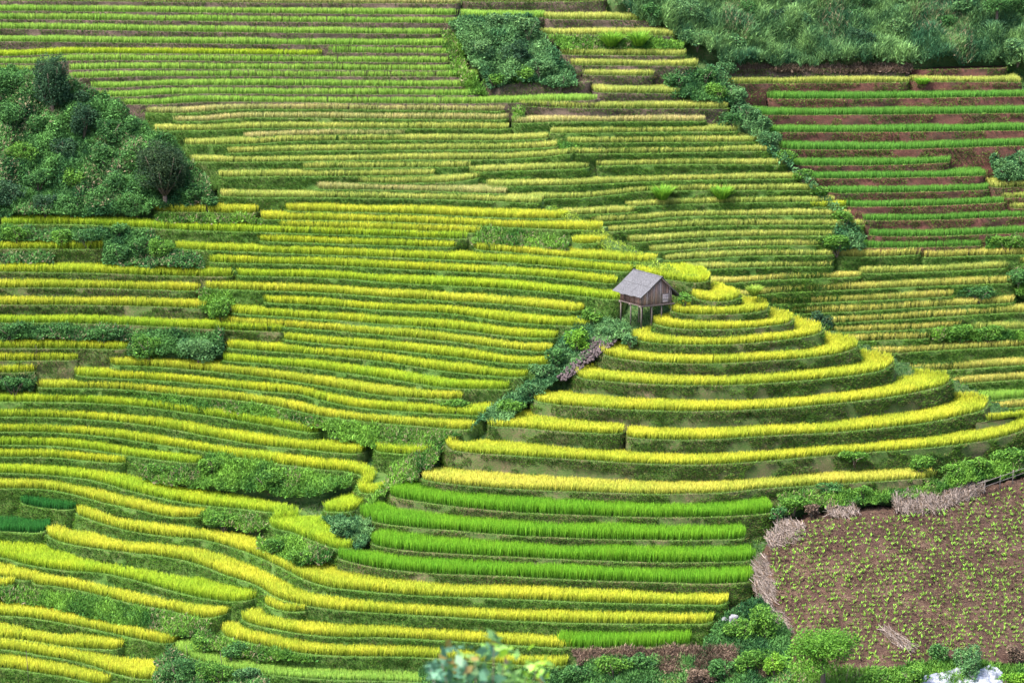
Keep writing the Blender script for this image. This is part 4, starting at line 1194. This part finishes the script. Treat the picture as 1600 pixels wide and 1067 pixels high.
# ------------------------------------------------------------------ heaps of dry stalks
M_STRAW = leaf_mat('dry_stalk', .8, .05, .1)
def stalk_heap(poly, label, n, lean, seed, length=1.15, height=.5):
    r = np.random.default_rng(seed); p = np.array(poly, float)
    u = r.uniform(p[:, 0].min(), p[:, 0].max(), 6 * n); v = r.uniform(p[:, 1].min(), p[:, 1].max(), 6 * n); k = inside(poly, u, v); u, v = u[k][:n], v[k][:n]; n = len(u)
    g = ground(u, v, 'A', 0); hh = height * vnoise(u * .06, v * .08, 0, seed) * r.uniform(.2, 1, n)
    g = g + hh[:, None] * np.array([0, -.6, .75])
    di = np.stack([lean * .8 + r.normal(0, .40, n), r.normal(-.75, .2, n), r.normal(-.35, .28, n)], 1); di /= np.linalg.norm(di, axis=1, keepdims=True)
    col = np.where(r.random((n, 1)) < .3, np.array([.085, .060, .042]), np.array([.150, .122, .108])) * np.exp(r.normal(0, .38, (n, 1)))
    L = length * r.uniform(.35, 1.35, n)
    # each stalk: a three-sided stick
    a = np.cross(di, [0.2, .9, .3]); a /= np.linalg.norm(a, axis=1, keepdims=True); b = np.cross(di, a); rad = r.uniform(.012, .026, n)[:, None]
    ring = [a * rad, (-.5 * a + .87 * b) * rad, (-.5 * a - .87 * b) * rad]
    s0 = g - di * L[:, None] * .5; s1 = g + di * L[:, None] * .5
    V = np.stack([s0 + ring[0], s0 + ring[1], s0 + ring[2], s1 + ring[0], s1 + ring[1], s1 + ring[2]], 1).reshape(-1, 3)
    kk = np.arange(n)[:, None] * 6
    Q = np.concatenate([kk + [0, 1, 4, 3], kk + [1, 2, 5, 4], kk + [2, 0, 3, 5]], 1).ravel()
    org = g.mean(0)
    o = mesh_np('straw_heap', V, Q, np.full(3 * n, 4), M_STRAW, col=np.repeat(col, 6, 0), origin=org); tag(o, label, 'straw heap')
stalk_heap([(1394,778),(1420,768),(1462,776),(1478,772),(1500,765),(1498,784),(1470,798),(1420,802),(1398,798)], 'wide heap of pale dry stalks along the top of the ploughed field', 1350, -.1, 1)
stalk_heap([(1490,762),(1510,744),(1540,764),(1522,778),(1495,786)], 'steep heap of pale dry stalks leaning beside the pole rail', 630, -.5, 2)
stalk_heap([(1290,790),(1325,784),(1345,800),(1320,808),(1292,806)], 'small heap of dry stalks under the pale gold strip', 390, .1, 3, .9)
stalk_heap([(1196,838),(1230,812),(1258,820),(1258,838),(1225,850),(1200,854)], 'dry stalk heap at the end of the second bright green strip', 690, .3, 4)
stalk_heap([(1180,880),(1196,868),(1212,905),(1210,940),(1192,945),(1180,925)], 'long dry stalk heap running down beside the ends of the bright green strips', 630, .7, 5)
stalk_heap([(1374,984),(1390,980),(1430,1010),(1420,1018),(1395,1006)], 'short dry stalk heap lying out in the ploughed field', 255, .8, 6, .9, .4)
stalk_heap([(1205,950),(1222,952),(1240,985),(1232,996),(1214,975)], 'thin dry stalk heap beside the grassy bush at the field corner', 225, .8, 7, .8, .4)

# rubble under the hut
def rubble():
    r = np.random.default_rng(3); mb = MB()
    poly = [(900,560),(925,530),(950,510),(978,516),(956,540),(924,564),(886,594),(868,592)]
    M = soil_mat('rubble_stone', [(.3, (.036, .026, .028)), (.5, (.065, .050, .052)), (.7, (.11, .090, .090))], scale=3)
    u = r.uniform(865, 975, 2600); v = r.uniform(505, 598, 2600); k = inside(poly, u, v); u, v = u[k], v[k]
    for a, b in zip(u, v):
        g = ground(a, b, 'A', -.25 + r.uniform(-.15, .2)); s = r.uniform(.08, .24)
        q = r.normal(0, 1, (3, 3)); q, _ = np.linalg.qr(q)
        pts = []
        for dx in (-1, 1):
            for dy in (-1, 1):
                for dz in (-1, 1): pts.append(g + q @ (np.array([dx, dy, dz]) * s * r.uniform(.35, .6, 3)))
        b0 = len(mb.v); mb.v += [tuple(p) for p in pts]
        for f in ((0,1,3,2), (4,6,7,5), (0,4,5,1), (2,3,7,6), (0,2,6,4), (1,5,7,3)): mb.f.append([b0 + t for t in f])
    tag(mb.build('rubble', M), kind='stuff')
rubble()

# ------------------------------------------------------------------ pole rail, loose poles, boulder, plastic sheet
def rail():
    g0 = ground(1532, 768, 'A'); root = empty('pole_rail', g0); tag(root, 'rickety rail of thin grey poles at the top edge of the ploughed field', 'rail')
    M = wood_mat('grey_pole', (.07, .06, .055), (.15, .13, .12))
    P1 = ground(np.array([1538., 1562, 1582, 1604]), np.array([768., 760, 752, 744]), 'A', -.3)
    for p in P1:
        mb = MB(); mb.tube([p - [0, 0, .5], p + [.04, 0, 1.1]], [.045, .035], 6); mb.build('post', M, origin=g0, parent=root)
    for z, (a, b) in ((.95, (0, 3)), (.5, (0, 3))):
        mb = MB(); mb.tube([P1[a] + [-.2, -.05, z - .1], P1[1] + [0, -.05, z], P1[2] + [0, -.05, z - .06], P1[b] + [.2, -.05, z]], .03, 6); mb.build('rail', M, origin=g0, parent=root)
    mb = MB(); mb.tube([P1[0] + [-.7, -.1, .75], P1[0] + [.3, -.1, 1.15]], .03, 6); mb.build('brace', M, origin=g0, parent=root)
rail()
M_POLE = wood_mat('dark_pole', (.03, .025, .02), (.08, .065, .055))
for u, v, h, lab in ((45, 1068, 3.0, 'tall thin dark pole planted in the lowest golden terraces'), (293, 1022, .9, 'short pale stake at the edge of the fresh green plot'), (347, 1046, 1.6, 'thin dark stake standing in the fresh green plot'), (58, 552, .8, 'short dark stake on the eighth ripe strip beneath the knoll')):
    g = ground(u, v, 'A', -.3); mb = MB(); mb.tube([g - [0, 0, .5], g + [-.05, 0, h * .5], g + [-.12, 0, h]], [.04, .035, .02], 6)
    tag(mb.build('stake', M_POLE, origin=g), lab, 'stake')

def blob(name, g, sx, sy, sz, mat, seed, label, cat, rough=.6):
    r = np.random.default_rng(seed); nu, nv = 18, 12; V = []; F = []
    for j in range(nv + 1):
        for i in range(nu):
            th = 2 * math.pi * i / nu; ph = math.pi * (j / nv - .5)
            p = np.array([math.cos(th) * math.cos(ph), math.sin(th) * math.cos(ph), math.sin(ph)])
            k = 1 + rough * (float(vnoise(p[0] * 1.7 + 9, p[1] * 1.7 + 5, p[2] * 1.7, seed)) - .5) * 2
            V.append(g + p * k * [sx, sy, sz])
    for j in range(nv):
        for i in range(nu): F.append([j * nu + i, j * nu + (i + 1) % nu, (j + 1) * nu + (i + 1) % nu, (j + 1) * nu + i])
    tag(mesh_np(name, np.array(V), [i for f in F for i in f], [4] * len(F), mat, origin=g), label, cat)
M_ROCK = soil_mat('pale_rock', [(.3, (.06, .06, .065)), (.5, (.16, .16, .175)), (.7, (.30, .30, .33))], scale=3, bump=.8)
blob('boulder', ground(1146, 966, 'A', -.7), .46, .36, .36, M_ROCK, 4, 'pale grey boulder at the end of the lower golden strip', 'boulder')
blob('boulder', ground(1132, 968, 'A', -.7), .22, .22, .24, M_ROCK, 6, 'smaller pale stone leaning beside the pale boulder', 'boulder')

def sheet():
    m, nt, out = new_mat('white_plastic'); p = nd(nt, 'ShaderNodeBsdfPrincipled', Roughness=.35)
    n = nd(nt, 'ShaderNodeTexNoise', Scale=5.0, Detail=6.0); r = nd(nt, 'ShaderNodeValToRGB'); r.color_ramp.elements[0].color = (.07, .08, .10, 1); r.color_ramp.elements[1].color = (.24, .25, .29, 1); r.color_ramp.elements[0].position = .35; r.color_ramp.elements[1].position = .6
    nt.links.new(n.outputs['Fac'], r.inputs[0]); nt.links.new(r.outputs[0], p.inputs['Base Color']); nt.links.new(p.outputs[0], out.inputs['Surface'])
    us = np.linspace(1440, 1566, 90); vs = np.linspace(0, 1, 30); U, T = np.meshgrid(us, vs)
    top = np.interp(us, [1440, 1452, 1480, 1497, 1512, 1525, 1547, 1560, 1566], [1057, 1054, 1049, 1043, 1050, 1049, 1038, 1046, 1050])
    Vv = top[None, :] + T * 34
    P = ground(U, Vv, 'A', -.9 )
    cr = np.abs(vnoise(P[..., 0] * 1.6, P[..., 1] * 1.6, P[..., 2] * 2.4, 4) - .5) + .5 * np.abs(vnoise(P[..., 0] * 4, P[..., 1] * 4, P[..., 2] * 5, 6) - .5)
    P = P + (cr * .9)[..., None] * np.array([0, -.6, .5])
    nv, nu = U.shape; idm = np.arange(nu * nv).reshape(nv, nu); Q = np.stack([idm[1:, :-1], idm[1:, 1:], idm[:-1, 1:], idm[:-1, :-1]], -1).reshape(-1, 4)
    tag(mesh_np('plastic_sheet', P.reshape(-1, 3), Q.ravel(), np.full(len(Q), 4), m, origin=P.reshape(-1, 3).mean(0)), 'crumpled white plastic sheet lying among bushes below the ploughed field', 'plastic sheet')
sheet()

# ------------------------------------------------------------------ sapling close to the camera, on the near slope
def sapling():
    D = 36.0
    g = at(745, 1290, D)
    us = np.linspace(-14, 14, 40); ys = np.linspace(-8, 2.5, 30); X, Y = np.meshgrid(us, ys)
    Z = g[2] - .55 * Y + (vnoise(X * .6, Y * .6, 0, 3) - .5) * .4 - 0.02
    Pn = np.stack([g[0] + X, g[1] + Y, np.minimum(Z, g[2] + .1 - .55 * Y)], -1); nv, nu = X.shape
    # the near slope falls away from the camera, below the picture
    idm = np.arange(nu * nv).reshape(nv, nu); Q = np.stack([idm[:-1, :-1], idm[:-1, 1:], idm[1:, 1:], idm[1:, :-1]], -1).reshape(-1, 4)
    keep = Pn[..., 1].reshape(-1)[Q].max(1) > 0
    tag(mesh_np('near_slope', Pn.reshape(-1, 3), Q[keep].ravel(), np.full(keep.sum(), 4), M_TURF, smooth=True), 'near slope under the sapling', 'hillside', kind='structure')
    root = empty('sapling', g); tag(root, 'young sapling with large pale and yellow-green leaves close to the viewer', 'sapling')
    r = np.random.default_rng(12); mb = MB(); P = []; 
    tips = [(672,1040,30),(690,1030,34),(705,1012,36),(728,1028,40),(742,1018,40),(758,1020,44),(772,1002,44),(790,1018,44),(760,1050,46),(715,1050,46),(735,1062,40),(790,1050,44),(825,1045,36),(842,1028,30),(850,1048,34),(835,1062,36),(690,1062,40),(775,1066,36),(805,1068,36),(668,1060,26),(655,1045,0)]
    pos = []; col = []; size = []
    for u, v, n in tips:
        if not n: continue
        e = at(u, v + 6, D + r.uniform(-.5, .5)); m = g * .45 + e * .55 + [r.normal(0, .03), 0, .0]
        mb.tube([g + [0, 0, -.2], m, e], [.014, .009, .004], 5)
        for k in range(max(5, n // 4)):
            c_ = at(u + r.normal(0, 9), v + r.normal(0, 8), D + r.uniform(-.5, .5)); pos.append(c_)
            yel = np.clip((u - 735) / 90 + r.normal(0, .35), 0, 1) * (1 if v < 1060 else .5)
            base = np.array([.07, .17, .10]) * (1 - yel) + np.array([.20, .36, .025]) * yel
            if r.random() < .05: base = np.array([.15, .115, .03])
            col.append(base * np.exp(r.normal(0, .2))); size.append(r.uniform(.12, .20))
    v, i, s, c = leafquads(np.array(pos), np.array(size), np.array(col), 3, up=.1, aspect=.55)
    mesh_np('foliage', v, i, s, leaf_mat('sapling_leaf', .45, .35, .3), col=c, origin=g, parent=root)
    mb.build('stem', M_BARK, origin=g, parent=root)
sapling()

# ------------------------------------------------------------------ light, sky, camera
SUN_EL, SUN_AZ = math.radians(60), math.radians(-126)      # azimuth: 0 = away from the camera (+Y), negative = towards the west (-X)
w = bpy.data.worlds.new('World'); scene.world = w; w.use_nodes = True
nt = w.node_tree; bg = nt.nodes['Background']
sky = nt.nodes.new('ShaderNodeTexSky'); sky.sky_type = 'NISHITA'; sky.sun_disc = False; sky.sun_elevation = SUN_EL; sky.sun_rotation = SUN_AZ
sky.air_density = 1.0; sky.dust_density = 3.0; sky.ozone_density = 1.0
nt.links.new(sky.outputs[0], bg.inputs['Color']); bg.inputs['Strength'].default_value = .135
sd = np.array([math.sin(SUN_AZ) * math.cos(SUN_EL), math.cos(SUN_AZ) * math.cos(SUN_EL), math.sin(SUN_EL)])
ld = bpy.data.lights.new('sun', 'SUN'); ld.energy = 3.3; ld.angle = math.radians(18); ld.color = (1.0, .95, .86)
lo = bpy.data.objects.new('sun', ld); COL.objects.link(lo); lo.rotation_euler = Vector(sd).to_track_quat('Z', 'Y').to_euler(); lo.location = (0, 200, 250)

cd = bpy.data.cameras.new('camera'); co = bpy.data.objects.new('camera', cd); COL.objects.link(co)
co.location = CAM; co.rotation_euler = (math.pi / 2 - PITCH, 0, 0)
cd.sensor_width = 36.0; cd.lens = 36.0 * FPX / 1600; cd.clip_start = 1; cd.clip_end = 3000
cd.dof.use_dof = True; cd.dof.focus_distance = 295; cd.dof.aperture_fstop = cd.lens / 1000 / .045
scene.camera = co
scene.view_settings.view_transform = 'Standard'; scene.view_settings.look = 'None'; scene.view_settings.exposure = 2.15; scene.view_settings.gamma = 1
scene.render.engine = 'CYCLES'; scene.cycles.max_bounces = 6; scene.cycles.diffuse_bounces = 3; scene.cycles.transmission_bounces = 4
print('tufts', NTUFT)
